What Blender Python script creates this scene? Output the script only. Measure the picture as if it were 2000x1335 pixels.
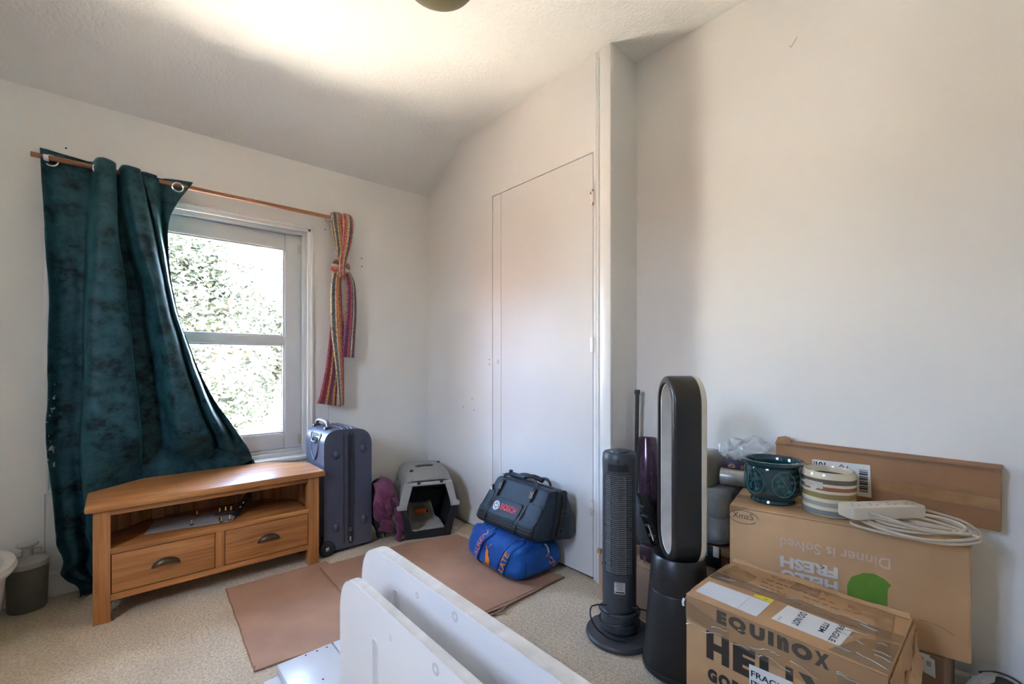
import bpy, bmesh, math, random
from math import sin, cos, pi, radians, sqrt
from mathutils import Vector, Matrix, noise
from mathutils.bvhtree import BVHTree

random.seed(7)
S = bpy.context.scene
COL = S.collection
for _o in list(bpy.data.objects):
    bpy.data.objects.remove(_o)

# ------------------------------------------------------------------ camera
# room axes: X runs along the window wall, Y points out through the window, Z up (metres)
cam_d = bpy.data.cameras.new('camera')
cam_d.sensor_width = 36.0
cam_d.lens = 15.84
cam_d.shift_y = 0.0203
cam_d.clip_start = 0.02
cam = bpy.data.objects.new('camera', cam_d)
cam.location = (0, 0, 1.08)
cam.rotation_euler = (radians(90), 0, radians(-41.4))
COL.objects.link(cam)
S.camera = cam

# ------------------------------------------------------------------ view
S.view_settings.view_transform = 'Standard'
S.view_settings.look = 'None'
S.view_settings.gamma = 1.0
S.view_settings.use_curve_mapping = False
S.view_settings.exposure = 2.46
S.cycles.max_bounces = 14
S.cycles.diffuse_bounces = 9
S.cycles.transparent_max_bounces = 12
S.cycles.sample_clamp_indirect = 8.0
S.cycles.caustics_reflective = False
S.cycles.caustics_refractive = False

# ------------------------------------------------------------------ sky and sun
w = bpy.data.worlds.new('world')
S.world = w
w.use_nodes = True
wn = w.node_tree.nodes
wl = w.node_tree.links
sky = wn.new('ShaderNodeTexSky')
sky.sky_type = 'NISHITA'
sky.sun_disc = False
sky.sun_elevation = radians(66)
sky.sun_rotation = radians(200)
sky.air_density = 1.0
sky.dust_density = 2.6
sky.ozone_density = 1.0
SKY_STRENGTH = 2.1
wn['Background'].inputs['Strength'].default_value = SKY_STRENGTH
wl.new(sky.outputs['Color'], wn['Background'].inputs['Color'])

sun_d = bpy.data.lights.new('sun', 'SUN')
sun_d.energy = 62.0
sun_d.angle = radians(0.6)
sun_d.color = (1.0, 0.94, 0.85)
sun = bpy.data.objects.new('sun', sun_d)
sun.rotation_euler = (radians(24), 0, radians(20))   # from behind the house: lights the garden, not the room
sun.location = (0, -5, 8)
COL.objects.link(sun)

# portal that guides daylight sampling through the window opening
pd = bpy.data.lights.new('window_portal', 'AREA')
pd.shape = 'RECTANGLE'
pd.size = 1.16
pd.size_y = 1.44
pd.cycles.is_portal = True
po = bpy.data.objects.new('window_portal', pd)
po.location = (0.35, 3.17, 1.21)
po.rotation_euler = (radians(-90), 0, 0)
COL.objects.link(po)

pd2 = bpy.data.lights.new('fill_window_portal', 'AREA')  # portal for the window added as fill light
pd2.shape = 'RECTANGLE'
pd2.size = 0.69
pd2.size_y = 0.99
pd2.cycles.is_portal = True
po2 = bpy.data.objects.new('fill_window_portal', pd2)
po2.location = (-1.50, .785, 1.865)
po2.rotation_euler = (radians(90), 0, radians(-90))
COL.objects.link(po2)

# ------------------------------------------------------------------ materials
def _mat(name):
    m = bpy.data.materials.new(name)
    m.use_nodes = True
    nt = m.node_tree
    return m, nt, nt.nodes['Principled BSDF']

def srgb(r, g, b):
    def f(c):
        c /= 255.0
        return c / 12.92 if c <= 0.04045 else ((c + 0.055) / 1.055) ** 2.4
    return (f(r), f(g), f(b), 1.0)

def mul(c, k):
    return (c[0] * k, c[1] * k, c[2] * k, 1.0)

def noise_mat(name, c1, c2, scale=8.0, rough=0.6, bump=0.0, bump_scale=60.0, stretch=(1, 1, 1), detail=4.0,
              lo=0.35, hi=0.65, sheen=0.0, metal=0.0, spec=0.5, coat=0.0, bump_dist=0.002):
    m, nt, p = _mat(name)
    N, L = nt.nodes, nt.links
    tc = N.new('ShaderNodeTexCoord')
    mp = N.new('ShaderNodeMapping')
    mp.inputs['Scale'].default_value = stretch
    L.new(tc.outputs['Object'], mp.inputs['Vector'])
    nz = N.new('ShaderNodeTexNoise')
    nz.inputs['Scale'].default_value = scale
    nz.inputs['Detail'].default_value = detail
    L.new(mp.outputs['Vector'], nz.inputs['Vector'])
    cr = N.new('ShaderNodeValToRGB')
    cr.color_ramp.elements[0].position = lo
    cr.color_ramp.elements[1].position = hi
    cr.color_ramp.elements[0].color = c1
    cr.color_ramp.elements[1].color = c2
    L.new(nz.outputs['Fac'], cr.inputs['Fac'])
    L.new(cr.outputs['Color'], p.inputs['Base Color'])
    p.inputs['Roughness'].default_value = rough
    p.inputs['Metallic'].default_value = metal
    p.inputs['Specular IOR Level'].default_value = spec
    p.inputs['Coat Weight'].default_value = coat
    if sheen:
        p.inputs['Sheen Weight'].default_value = sheen
        p.inputs['Sheen Roughness'].default_value = 0.4
    if bump:
        b = N.new('ShaderNodeTexNoise')
        b.inputs['Scale'].default_value = bump_scale
        b.inputs['Detail'].default_value = 5.0
        L.new(mp.outputs['Vector'], b.inputs['Vector'])
        bn = N.new('ShaderNodeBump')
        bn.inputs['Strength'].default_value = bump
        bn.inputs['Distance'].default_value = bump_dist
        L.new(b.outputs['Fac'], bn.inputs['Height'])
        L.new(bn.outputs['Normal'], p.inputs['Normal'])
    return m

def plain(name, c, rough=0.5, metal=0.0, spec=0.5, coat=0.0, var=0.06, scale=20.0, bump=0.0, bump_scale=120.0):
    return noise_mat(name, mul(c, 1 - var), mul(c, 1 + var), scale, rough, bump, bump_scale, metal=metal, spec=spec, coat=coat)

def wood_mat(name, dark, mid, light, axis='X', rough=0.42, grain=1.0):
    """straight oak grain running along one object axis"""
    m, nt, p = _mat(name)
    N, L = nt.nodes, nt.links
    tc = N.new('ShaderNodeTexCoord')
    mp = N.new('ShaderNodeMapping')
    st = {'X': (1.2, 22, 22), 'Y': (22, 1.2, 22), 'Z': (22, 22, 1.2)}[axis]
    mp.inputs['Scale'].default_value = [v * grain for v in st]
    L.new(tc.outputs['Object'], mp.inputs['Vector'])
    n1 = N.new('ShaderNodeTexNoise')
    n1.inputs['Scale'].default_value = 1.6
    n1.inputs['Detail'].default_value = 7
    n1.inputs['Distortion'].default_value = 0.7
    L.new(mp.outputs['Vector'], n1.inputs['Vector'])
    cr = N.new('ShaderNodeValToRGB')
    e = cr.color_ramp.elements
    e[0].position, e[0].color = 0.30, dark
    e[1].position, e[1].color = 0.72, light
    x = e.new(0.48)
    x.color = mid
    L.new(n1.outputs['Fac'], cr.inputs['Fac'])
    L.new(cr.outputs['Color'], p.inputs['Base Color'])
    bn = N.new('ShaderNodeBump')
    bn.inputs['Strength'].default_value = 0.18
    bn.inputs['Distance'].default_value = 0.001
    L.new(n1.outputs['Fac'], bn.inputs['Height'])
    L.new(bn.outputs['Normal'], p.inputs['Normal'])
    p.inputs['Roughness'].default_value = rough
    return m

def card_mat(name, c, rough=0.75, flute='Y'):
    """corrugated board: fibre mottling plus very faint flute lines"""
    m, nt, p = _mat(name)
    N, L = nt.nodes, nt.links
    tc = N.new('ShaderNodeTexCoord')
    n1 = N.new('ShaderNodeTexNoise')
    n1.inputs['Scale'].default_value = 5
    n1.inputs['Detail'].default_value = 6
    L.new(tc.outputs['Object'], n1.inputs['Vector'])
    cr = N.new('ShaderNodeValToRGB')
    e = cr.color_ramp.elements
    e[0].position, e[0].color = 0.3, mul(c, 0.86)
    e[1].position, e[1].color = 0.7, mul(c, 1.10)
    L.new(n1.outputs['Fac'], cr.inputs['Fac'])
    L.new(cr.outputs['Color'], p.inputs['Base Color'])
    wv = N.new('ShaderNodeTexWave')
    wv.wave_type = 'BANDS'
    wv.bands_direction = flute
    wv.inputs['Scale'].default_value = 45
    wv.inputs['Distortion'].default_value = 0.3
    L.new(tc.outputs['Object'], wv.inputs['Vector'])
    bn = N.new('ShaderNodeBump')
    bn.inputs['Strength'].default_value = 0.06
    bn.inputs['Distance'].default_value = 0.001
    L.new(wv.outputs['Fac'], bn.inputs['Height'])
    L.new(bn.outputs['Normal'], p.inputs['Normal'])
    p.inputs['Roughness'].default_value = rough
    return m

def sheet_glass(name, tint=(1, 1, 1, 1), refl=0.06, rough=0.02, film=0.0, film_col=(1, 1, 1, 1)):
    """thin see-through sheet: clear, with Fresnel reflection and an optional whitish film"""
    m = bpy.data.materials.new(name)
    m.use_nodes = True
    nt = m.node_tree
    N, L = nt.nodes, nt.links
    N.remove(N['Principled BSDF'])
    out = N['Material Output']
    tr = N.new('ShaderNodeBsdfTransparent')
    tr.inputs['Color'].default_value = tint
    gl = N.new('ShaderNodeBsdfGlossy')
    gl.inputs['Roughness'].default_value = rough
    lw = N.new('ShaderNodeLayerWeight')
    lw.inputs['Blend'].default_value = 0.12
    mx = N.new('ShaderNodeMixShader')
    if film:
        df = N.new('ShaderNodeBsdfDiffuse')
        df.inputs['Color'].default_value = film_col
        m2 = N.new('ShaderNodeMixShader')
        m2.inputs['Fac'].default_value = film
        L.new(tr.outputs[0], m2.inputs[1])
        L.new(df.outputs[0], m2.inputs[2])
        base = m2
    else:
        base = tr
    ml = N.new('ShaderNodeMath')
    ml.operation = 'MULTIPLY_ADD'
    ml.inputs[1].default_value = 0.6
    ml.inputs[2].default_value = refl
    L.new(lw.outputs['Fresnel'], ml.inputs[0])
    L.new(ml.outputs[0], mx.inputs['Fac'])
    L.new(base.outputs[0], mx.inputs[1])
    L.new(gl.outputs[0], mx.inputs[2])
    L.new(mx.outputs[0], out.inputs['Surface'])
    return m

M = {}
M['wall'] = noise_mat('wall_paint', (0.705, 0.707, 0.680, 1), (0.735, 0.737, 0.710, 1), 1.6, 0.75, 0.25, 55, bump_dist=0.0015)
M['ceiling'] = noise_mat('ceiling_paint', (0.755, 0.755, 0.73, 1), (0.785, 0.785, 0.76, 1), 2.0, 0.85, 1.0, 70, bump_dist=0.004)
M['gloss_white'] = plain('white_gloss_paint', (0.74, 0.735, 0.715, 1), 0.35, var=0.02, scale=3, bump=0.08, bump_scale=30)
M['door'] = plain('cupboard_door_paint', (0.73, 0.72, 0.70, 1), 0.5, var=0.02, scale=2, bump=0.1, bump_scale=25)
M['sash'] = plain('window_paint', (0.56, 0.57, 0.565, 1), 0.4, var=0.03, scale=6)
M['glass'] = sheet_glass('window_glass')
M['dark_gap'] = plain('dark_gap', (0.03, 0.027, 0.022, 1), 0.9)

# ------------------------------------------------------------------ mesh helpers
def new_obj(name, bm, mat, parent=None, smooth=True, angle=35, loc=None):
    bmesh.ops.recalc_face_normals(bm, faces=bm.faces)
    me = bpy.data.meshes.new(name)
    bm.to_mesh(me)
    bm.free()
    if mat is not None:
        me.materials.append(mat)
    if smooth:
        me.polygons.foreach_set('use_smooth', [True] * len(me.polygons))
        try:
            me.set_sharp_from_angle(angle=radians(angle))
        except Exception:
            pass
    o = bpy.data.objects.new(name, me)
    COL.objects.link(o)
    if parent is not None:
        o.parent = parent
    if loc is not None:
        o.location = loc
    return o

def thing(name, label, cat, loc=(0, 0, 0), rz=0.0, group=None):
    o = bpy.data.objects.new(name, None)
    o.empty_display_size = 0.05
    COL.objects.link(o)
    o.location = loc
    o.rotation_euler = (0, 0, rz)
    o['label'] = label
    o['category'] = cat
    if group:
        o['group'] = group
    return o

def tag(o, label, cat, group=None, kind=None):
    o['label'] = label
    o['category'] = cat
    if group:
        o['group'] = group
    if kind:
        o['kind'] = kind
    return o

def structure(o):
    o['kind'] = 'structure'
    return o

def BM():
    return bmesh.new()

def box(bm, x0, x1, y0, y1, z0, z1, bevel=0.0, segs=2, mtx=None):
    m = Matrix.Translation(((x0 + x1) / 2, (y0 + y1) / 2, (z0 + z1) / 2)) @ Matrix.Diagonal((abs(x1 - x0), abs(y1 - y0), abs(z1 - z0), 1))
    if mtx is not None:
        m = mtx @ m
    r = bmesh.ops.create_cube(bm, size=1.0, matrix=m)
    if bevel > 0:
        es = list({e for v in r['verts'] for e in v.link_edges})
        bmesh.ops.bevel(bm, geom=es, offset=bevel, segments=segs, profile=0.5, affect='EDGES')
    return bm

def prism(bm, pts, d0, d1, f=None, bevel=0.0, segs=2):
    """closed 2D outline (u,v) swept from d0 to d1; f maps (u,v,d) to a point"""
    if f is None:
        f = lambda u, v, d: (u, v, d)
    a = [bm.verts.new(f(u, v, d0)) for u, v in pts]
    b = [bm.verts.new(f(u, v, d1)) for u, v in pts]
    n = len(pts)
    fa = bm.faces.new(a)
    fb = bm.faces.new(b[::-1])
    for i in range(n):
        bm.faces.new((a[i], b[i], b[(i + 1) % n], a[(i + 1) % n]))
    if bevel > 0:
        es = list(fa.edges) + list(fb.edges)
        bmesh.ops.bevel(bm, geom=es, offset=bevel, segments=segs, profile=0.5, affect='EDGES')
    return bm

def round_poly(pts, r, n=6):
    """round the corners of a 2D polygon; r may be a list"""
    out = []
    k = len(pts)
    for i in range(k):
        p0, p1, p2 = Vector(pts[i - 1]), Vector(pts[i]), Vector(pts[(i + 1) % k])
        rr = r[i] if isinstance(r, (list, tuple)) else r
        if rr <= 0:
            out.append(tuple(p1))
            continue
        a = (p0 - p1).normalized()
        b = (p2 - p1).normalized()
        ang = a.angle(b)
        t = min(rr / math.tan(ang / 2), (p0 - p1).length * 0.49, (p2 - p1).length * 0.49)
        s, e = p1 + a * t, p1 + b * t
        for j in range(n + 1):
            q = j / n
            out.append(tuple((s * (1 - q) ** 2) + p1 * (2 * q * (1 - q)) + e * q ** 2))
    return out

def rrect(w, h, r, n=6, cx=0.0, cy=0.0):
    return round_poly([(cx - w / 2, cy - h / 2), (cx + w / 2, cy - h / 2), (cx + w / 2, cy + h / 2), (cx - w / 2, cy + h / 2)], r, n)

def lathe(bm, prof, segs=40, cx=0.0, cy=0.0, sx=1.0, sy=1.0, closed=False, mtx=None):
    """profile of (r,z) turned about z"""
    rings = []
    for r, z in prof:
        if r < 1e-6:
            rings.append([bm.verts.new((cx, cy, z))])
        else:
            rings.append([bm.verts.new((cx + r * sx * cos(2 * pi * i / segs), cy + r * sy * sin(2 * pi * i / segs), z)) for i in range(segs)])
    pairs = list(zip(rings[:-1], rings[1:]))
    if closed:
        pairs.append((rings[-1], rings[0]))
    for A, B in pairs:
        for i in range(segs):
            j = (i + 1) % segs
            if len(A) == 1 and len(B) == 1:
                continue
            if len(A) == 1:
                bm.faces.new((A[0], B[i], B[j]))
            elif len(B) == 1:
                bm.faces.new((A[i], B[0], A[j]))
            else:
                bm.faces.new((A[i], B[i], B[j], A[j]))
    if mtx is not None:
        vs = [v for R in rings for v in R]
        bmesh.ops.transform(bm, matrix=mtx, verts=vs)
    return bm

def smooth_path(pts, n=8, closed=False):
    """Catmull-Rom through the points"""
    P = [Vector(p) for p in pts]
    k = len(P)
    out = []
    rng = range(k) if closed else range(k - 1)
    for i in rng:
        p0 = P[(i - 1) % k] if closed or i > 0 else P[0]
        p1, p2 = P[i], P[(i + 1) % k]
        p3 = P[(i + 2) % k] if closed or i + 2 < k else P[-1]
        for j in range(n):
            t = j / n
            out.append(0.5 * ((2 * p1) + (p2 - p0) * t + (2 * p0 - 5 * p1 + 4 * p2 - p3) * t * t + (3 * p1 - p0 - 3 * p2 + p3) * t ** 3))
    if not closed:
        out.append(P[-1])
    return out

def tube(bm, pts, r, segs=8, closed=False, caps=True, flat=1.0):
    """round bar along a polyline; r a number or list"""
    P = [Vector(p) for p in pts]
    k = len(P)
    rings = []
    up = Vector((0, 0, 1))
    prev = None
    for i in range(k):
        if closed:
            t = (P[(i + 1) % k] - P[i - 1])
        else:
            t = P[min(i + 1, k - 1)] - P[max(i - 1, 0)]
        if t.length < 1e-9:
            t = Vector((0, 0, 1))
        t.normalize()
        if prev is None:
            a = up if abs(t.dot(up)) < 0.95 else Vector((1, 0, 0))
            n = (a - t * a.dot(t)).normalized()
        else:
            n = prev - t * prev.dot(t)
            if n.length < 1e-6:
                n = t.orthogonal()
            n.normalize()
        prev = n
        b = t.cross(n)
        rr = r[i] if isinstance(r, (list, tuple)) else r
        rings.append([bm.verts.new(P[i] + n * (rr * flat * cos(2 * pi * j / segs)) + b * (rr * sin(2 * pi * j / segs))) for j in range(segs)])
    m = k if closed else k - 1
    for i in range(m):
        A, B = rings[i], rings[(i + 1) % k]
        for j in range(segs):
            bm.faces.new((A[j], A[(j + 1) % segs], B[(j + 1) % segs], B[j]))
    if caps and not closed:
        bm.faces.new(rings[0][::-1])
        bm.faces.new(rings[-1])
    return bm

def strip(bm, pts, wid, nrm, th=0.002):
    """flat band of width wid and thickness th along a polyline, facing nrm"""
    P = [Vector(p) for p in pts]
    N0 = nrm if isinstance(nrm, list) else [nrm] * len(P)
    rings = []
    for i, p in enumerate(P):
        t = (P[min(i + 1, len(P) - 1)] - P[max(i - 1, 0)]).normalized()
        n = Vector(N0[i]).normalized()
        s = t.cross(n).normalized()
        ww = wid[i] if isinstance(wid, (list, tuple)) else wid
        rings.append([bm.verts.new(q) for q in (p - s * ww / 2, p + s * ww / 2, p + s * ww / 2 + n * th, p - s * ww / 2 + n * th)])
    for A, B in zip(rings[:-1], rings[1:]):
        for j in range(4):
            bm.faces.new((A[j], A[(j + 1) % 4], B[(j + 1) % 4], B[j]))
    bm.faces.new(rings[0][::-1])
    bm.faces.new(rings[-1])
    return bm

def frame(o, x, y=None, z=None):
    """4x4 with columns x, y, z (z = x cross y by default)"""
    x = Vector(x).normalized()
    y = Vector(y).normalized()
    z = Vector(z).normalized() if z is not None else x.cross(y).normalized()
    m = Matrix.Identity(4)
    for i in range(3):
        m[i][0], m[i][1], m[i][2], m[i][3] = x[i], y[i], z[i], o[i]
    return m

def text_mesh(s, size, bold=0.0, depth=0.0004, align='LEFT', space=1.0, shear=0.0):
    c = bpy.data.curves.new('lettering', 'FONT')
    c.body = s
    c.size = size
    c.offset = bold
    c.extrude = depth
    c.align_x = align
    c.space_character = space
    c.shear = shear
    c.resolution_u = 4
    o = bpy.data.objects.new('lettering_tmp', c)
    COL.objects.link(o)
    dg = bpy.context.evaluated_depsgraph_get()
    me = bpy.data.meshes.new_from_object(o.evaluated_get(dg))
    bpy.data.objects.remove(o)
    bpy.data.curves.remove(c)
    bm = bmesh.new()
    bm.from_mesh(me)
    bpy.data.meshes.remove(me)
    return bm

def fit(bm, x0, x1, y0, y1):
    """stretch flat lettering to fill a rectangle"""
    xs = [v.co.x for v in bm.verts]
    ys = [v.co.y for v in bm.verts]
    ax, bx, ay, by = min(xs), max(xs), min(ys), max(ys)
    for v in bm.verts:
        v.co.x = x0 + (v.co.x - ax) / (bx - ax) * (x1 - x0)
        v.co.y = y0 + (v.co.y - ay) / (by - ay) * (y1 - y0)
    return bm

def parent_inv(parent):
    if parent is None:
        return Matrix.Identity(4)
    return (Matrix.Translation(parent.location) @ parent.rotation_euler.to_matrix().to_4x4()).inverted()

def letter(s, rect, mtx, mat, parent, bold=0.0, name='lettering', space=1.0, flip=False, mirror=False):
    bm = text_mesh(s, 1.0, bold, 0.0, space=space)
    x0, x1, y0, y1 = rect
    fit(bm, x0, x1, y0, y1)
    if flip:
        for v in bm.verts:
            v.co.x = x0 + x1 - v.co.x
            v.co.y = y0 + y1 - v.co.y
    for v in bm.verts:
        v.co.z = 0.0006
    bmesh.ops.transform(bm, matrix=parent_inv(parent) @ mtx, verts=bm.verts)
    return new_obj(name, bm, mat, parent, smooth=False)

def flat(pts, mtx, mat, parent, name, th=0.0006, smooth=False):
    bm = BM()
    prism(bm, pts, 0.0, th)
    bmesh.ops.transform(bm, matrix=parent_inv(parent) @ mtx, verts=bm.verts)
    return new_obj(name, bm, mat, parent, smooth=smooth)

def jitter(bm, amp, freq, seed=0.0, verts=None):
    off = Vector((seed, seed * 1.7, seed * 0.3))
    for v in (verts or bm.verts):
        v.co += noise.noise_vector(v.co * freq + off) * amp

def grid_surf(rows, closed_u=False):
    """rows of Vectors to a bmesh grid"""
    bm = BM()
    V = [[bm.verts.new(p) for p in r] for r in rows]
    for A, B in zip(V[:-1], V[1:]):
        n = len(A)
        for i in range(n if closed_u else n - 1):
            j = (i + 1) % n
            bm.faces.new((A[i], A[j], B[j], B[i]))
    return bm

def cr1(vals, t):
    """Catmull-Rom of a list of values or vectors at t in [0, len-1]"""
    n = len(vals)
    i = min(int(t), n - 2)
    f = t - i
    p0, p1, p2, p3 = vals[max(i - 1, 0)], vals[i], vals[i + 1], vals[min(i + 2, n - 1)]
    return 0.5 * ((2 * p1) + (p2 - p0) * f + (2 * p0 - 5 * p1 + 4 * p2 - p3) * f * f + (3 * p1 - p0 - 3 * p2 + p3) * f ** 3)

def solidify(o, th, offset=0.0):
    md = o.modifiers.new('thickness', 'SOLIDIFY')
    md.thickness = th
    md.offset = offset
    return o

def bake(o):
    """apply an object's modifiers into its mesh"""
    dg = bpy.context.evaluated_depsgraph_get()
    me = bpy.data.meshes.new_from_object(o.evaluated_get(dg))
    o.modifiers.clear()
    o.data = me
    return o
# ================================================================== the room
XL, XR, XC = -1.35, 2.00, 1.78          # left wall, right wall, cupboard front
YB, YE, YW = -1.10, 1.304, 2.98         # wall behind the camera, end of the cupboard, window wall
ZC, ZE = 2.61, 2.33                     # ceiling, eaves
WX0, WX1, WZ0, WZ1 = -0.215, 0.912, 0.505, 1.905   # window opening

# carpet
m, nt, p = _mat('carpet')
N, L = nt.nodes, nt.links
tc = N.new('ShaderNodeTexCoord')
n1 = N.new('ShaderNodeTexNoise'); n1.inputs['Scale'].default_value = 2.2; n1.inputs['Detail'].default_value = 6
n2 = N.new('ShaderNodeTexNoise'); n2.inputs['Scale'].default_value = 90; n2.inputs['Detail'].default_value = 3
n3 = N.new('ShaderNodeTexVoronoi'); n3.inputs['Scale'].default_value = 150
for q in (n1, n2, n3):
    L.new(tc.outputs['Object'], q.inputs['Vector'])
c1 = N.new('ShaderNodeValToRGB')
c1.color_ramp.elements[0].position = 0.32; c1.color_ramp.elements[0].color = (0.54, 0.46, 0.34, 1)
c1.color_ramp.elements[1].position = 0.66; c1.color_ramp.elements[1].color = (0.65, 0.565, 0.43, 1)
L.new(n1.outputs['Fac'], c1.inputs['Fac'])
c2 = N.new('ShaderNodeValToRGB')
c2.color_ramp.elements[0].position = 0.30; c2.color_ramp.elements[0].color = (0.74, 0.74, 0.74, 1)
c2.color_ramp.elements[1].position = 0.62; c2.color_ramp.elements[1].color = (1.06, 1.06, 1.06, 1)
L.new(n2.outputs['Fac'], c2.inputs['Fac'])
mx = N.new('ShaderNodeMix'); mx.data_type = 'RGBA'; mx.blend_type = 'MULTIPLY'; mx.inputs['Factor'].default_value = 1.0
L.new(c1.outputs['Color'], mx.inputs['A']); L.new(c2.outputs['Color'], mx.inputs['B'])
L.new(mx.outputs['Result'], p.inputs['Base Color'])
p.inputs['Roughness'].default_value = 0.95
p.inputs['Specular IOR Level'].default_value = 0.1
bn = N.new('ShaderNodeBump'); bn.inputs['Strength'].default_value = 0.6; bn.inputs['Distance'].default_value = 0.004
ad = N.new('ShaderNodeMath'); ad.operation = 'ADD'
L.new(n2.outputs['Fac'], ad.inputs[0]); L.new(n3.outputs['Distance'], ad.inputs[1])
L.new(ad.outputs[0], bn.inputs['Height']); L.new(bn.outputs['Normal'], p.inputs['Normal'])
M['carpet'] = m

bm = BM(); box(bm, XL - .2, XR + .2, YB - .2, YW + .2, -0.25, 0.0)
structure(new_obj('floor', bm, M['carpet'], smooth=False))

# window wall, with the opening left free
bm = BM()
box(bm, XL - .2, WX0, YW, YW + .25, 0, 2.9)
box(bm, WX1, XR + .2, YW, YW + .25, 0, 2.9)
box(bm, WX0, WX1, YW, YW + .25, 0, WZ0)
box(bm, WX0, WX1, YW, YW + .25, WZ1, 2.9)
wall_back = structure(new_obj('wall_back', bm, M['wall'], smooth=False))
bm = BM()
for x, z in ((1.262, 1.79), (1.262, 1.735), (-0.172, 2.09), (1.02, 1.94)):
    lathe(bm, [(0, 0), (0.004, 0), (0.004, 0.001), (0, 0.001)], 10, mtx=Matrix.Translation((x, YW, z)) @ Matrix.Rotation(radians(90), 4, 'X'))
new_obj('screw_hole', bm, M['dark_gap'], wall_back)['kind'] = 'stuff'
bm = BM()
box(bm, 1.038, 1.040, YW - .0006, YW, 0.30, 1.12)
box(bm, -0.243, -0.240, YW - .0008, YW, 0.02, 0.49)
new_obj('board_seam', bm, plain('seam_grey', (0.35, 0.34, 0.32, 1), 0.8), wall_back, smooth=False)

bm = BM(); box(bm, XR, XR + .2, YB - .2, YE + .1, 0, 2.9)
wall_right = structure(new_obj('wall_right', bm, M['wall'], smooth=False))
# small pencil tick and filler marks on the right wall
bm = BM()
def on_right(y, z):
    return Vector((XR - 0.0008, y, z))
tube(bm, [on_right(.612, 2.335), on_right(.606, 2.322), on_right(.583, 2.352)], 0.0012, 5)
new_obj('pencil_mark', bm, plain('pencil_grey', (0.33, 0.30, 0.27, 1), 0.8), wall_right)
LY0, LY1, LZ0, LZ1 = 0.45, 1.12, 1.38, 2.35        # unseen window added in the left wall to brighten the room
bm = BM()
box(bm, XL - .2, XL, YB - .2, LY0, 0, 2.9)
box(bm, XL - .2, XL, LY1, YW, 0, 2.9)
box(bm, XL - .2, XL, LY0, LY1, 0, LZ0)
box(bm, XL - .2, XL, LY0, LY1, LZ1, 2.9)
structure(new_obj('wall_left', bm, M['wall'], smooth=False))
bm = BM(); box(bm, XL - .2, XR + .2, YB - .2, YB, 0, 2.9)
structure(new_obj('wall_front', bm, M['wall'], smooth=False))

# ceiling: flat, rolling softly into the slope above the window wall
prof = [(YB - .2, ZC), (2.36, ZC), (2.46, ZC - .003), (2.53, ZC - .012), (2.585, ZC - .034), (2.63, ZC - .063), (YW + .0, ZE), (YW + .25, ZE - .1),
        (YW + .25, 2.9), (YB - .2, 2.9)]
bm = BM(); prism(bm, prof, XL - .2, XR + .2, lambda u, v, d: (d, u, v))
ceiling = structure(new_obj('ceiling', bm, M['ceiling'], smooth=True, angle=50))
bm = BM()
tube(bm, [(-.16, 2.14, ZC - .0006), (-.05, 2.16, ZC - .0006), (.06, 2.19, ZC - .0006)], 0.0012, 5)
new_obj('hairline_crack', bm, plain('crack_grey', (0.42, 0.40, 0.36, 1), 0.9), ceiling)

# boxed-in cupboard: dark carcass behind thin painted boards so the joints read as real gaps
bm = BM(); box(bm, XC + .018, XR + .2, YE + .018, YW + .1, 0, 2.9)
structure(new_obj('wall_carcass', bm, M['dark_gap'], smooth=False))
bm = BM()
DZ = 2.121
for pts in ([(YW + .0, 0.010), (YW + .0, ZE + .01), (2.60, ZC - .045), (2.50, ZC), (2.2065, ZC), (2.2065, 0.010)],
            [(2.2065, DZ + .005), (2.2065, ZC), (1.392, ZC), (1.392, DZ + .005)],
            [(1.4085, 0.004), (1.4085, DZ + .005), (1.392, DZ + .005), (1.392, 0.004)]):
    prism(bm, pts, XC, XC + .02, lambda u, v, d: (d, u, v))
wall_cup = structure(new_obj('wall_cupboard', bm, M['door'], smooth=False))
bm = BM()
for y, z in ((2.52, .78), (2.42, .84), (2.40, .77), (2.235, 1.10), (2.235, 1.07)):
    lathe(bm, [(0, 0), (0.004, 0), (0.003, 0.001), (0, 0.001)], 8, mtx=Matrix.Translation((XC, y, z)) @ Matrix.Rotation(radians(-90), 4, 'Y'))
new_obj('screw_hole', bm, M['dark_gap'], wall_cup)['kind'] = 'stuff'
# corner board, bead and end return of the cupboard
bm = BM(); box(bm, XC - .003, XC + .02, YE, 1.367, 0.0, ZC, 0.002)
structure(new_obj('trim_1', bm, M['gloss_white']))
bm = BM(); tube(bm, [(XC + .004, 1.3795, 0.0), (XC + .004, 1.3795, 2.575)], 0.0095, 12)
box(bm, XC + .003, XC + .019, 1.366, 1.393, 0.0, ZC)
structure(new_obj('trim_2', bm, M['gloss_white']))
bm = BM(); box(bm, XC + .002, XR, YE + .0005, YE + .022, 0, ZC)
structure(new_obj('wall_return', bm, M['wall'], smooth=False))

# cupboard door
door = bpy.data.objects.new('door_1', None)
COL.objects.link(door); door.location = (XC, 1.41, 0); structure(door)
bm = BM(); box(bm, 0.0, 0.018, 0.003, 0.7100, 0.015, DZ, 0.0015)
new_obj('door_panel', bm, M['door'], door)
bm = BM(); box(bm, 0.0, 0.018, 0.7130, 0.7915, 0.015, DZ, 0.0015)
new_obj('edge_strip', bm, M['door'], door)
M['rust'] = noise_mat('rusty_hinge', (0.16, 0.05, 0.02, 1), (0.70, 0.66, 0.60, 1), 60, 0.7, 0.3, 200, lo=.36, hi=.46)
for z, mt in ((1.90, M['rust']), (1.17, M['gloss_white']), (0.36, M['rust'])):
    bm = BM()
    tube(bm, [(-.004, 0.0, z - .04), (-.004, 0.0, z + .04)], 0.0055, 10)
    box(bm, -.0025, .0, 0.001, 0.018, z - .035, z + .035, 0.0006)
    new_obj('hinge', bm, mt, door)
bm = BM()
box(bm, -.004, 0, 0.735, 0.755, 1.075, 1.10, 0.001)
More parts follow.
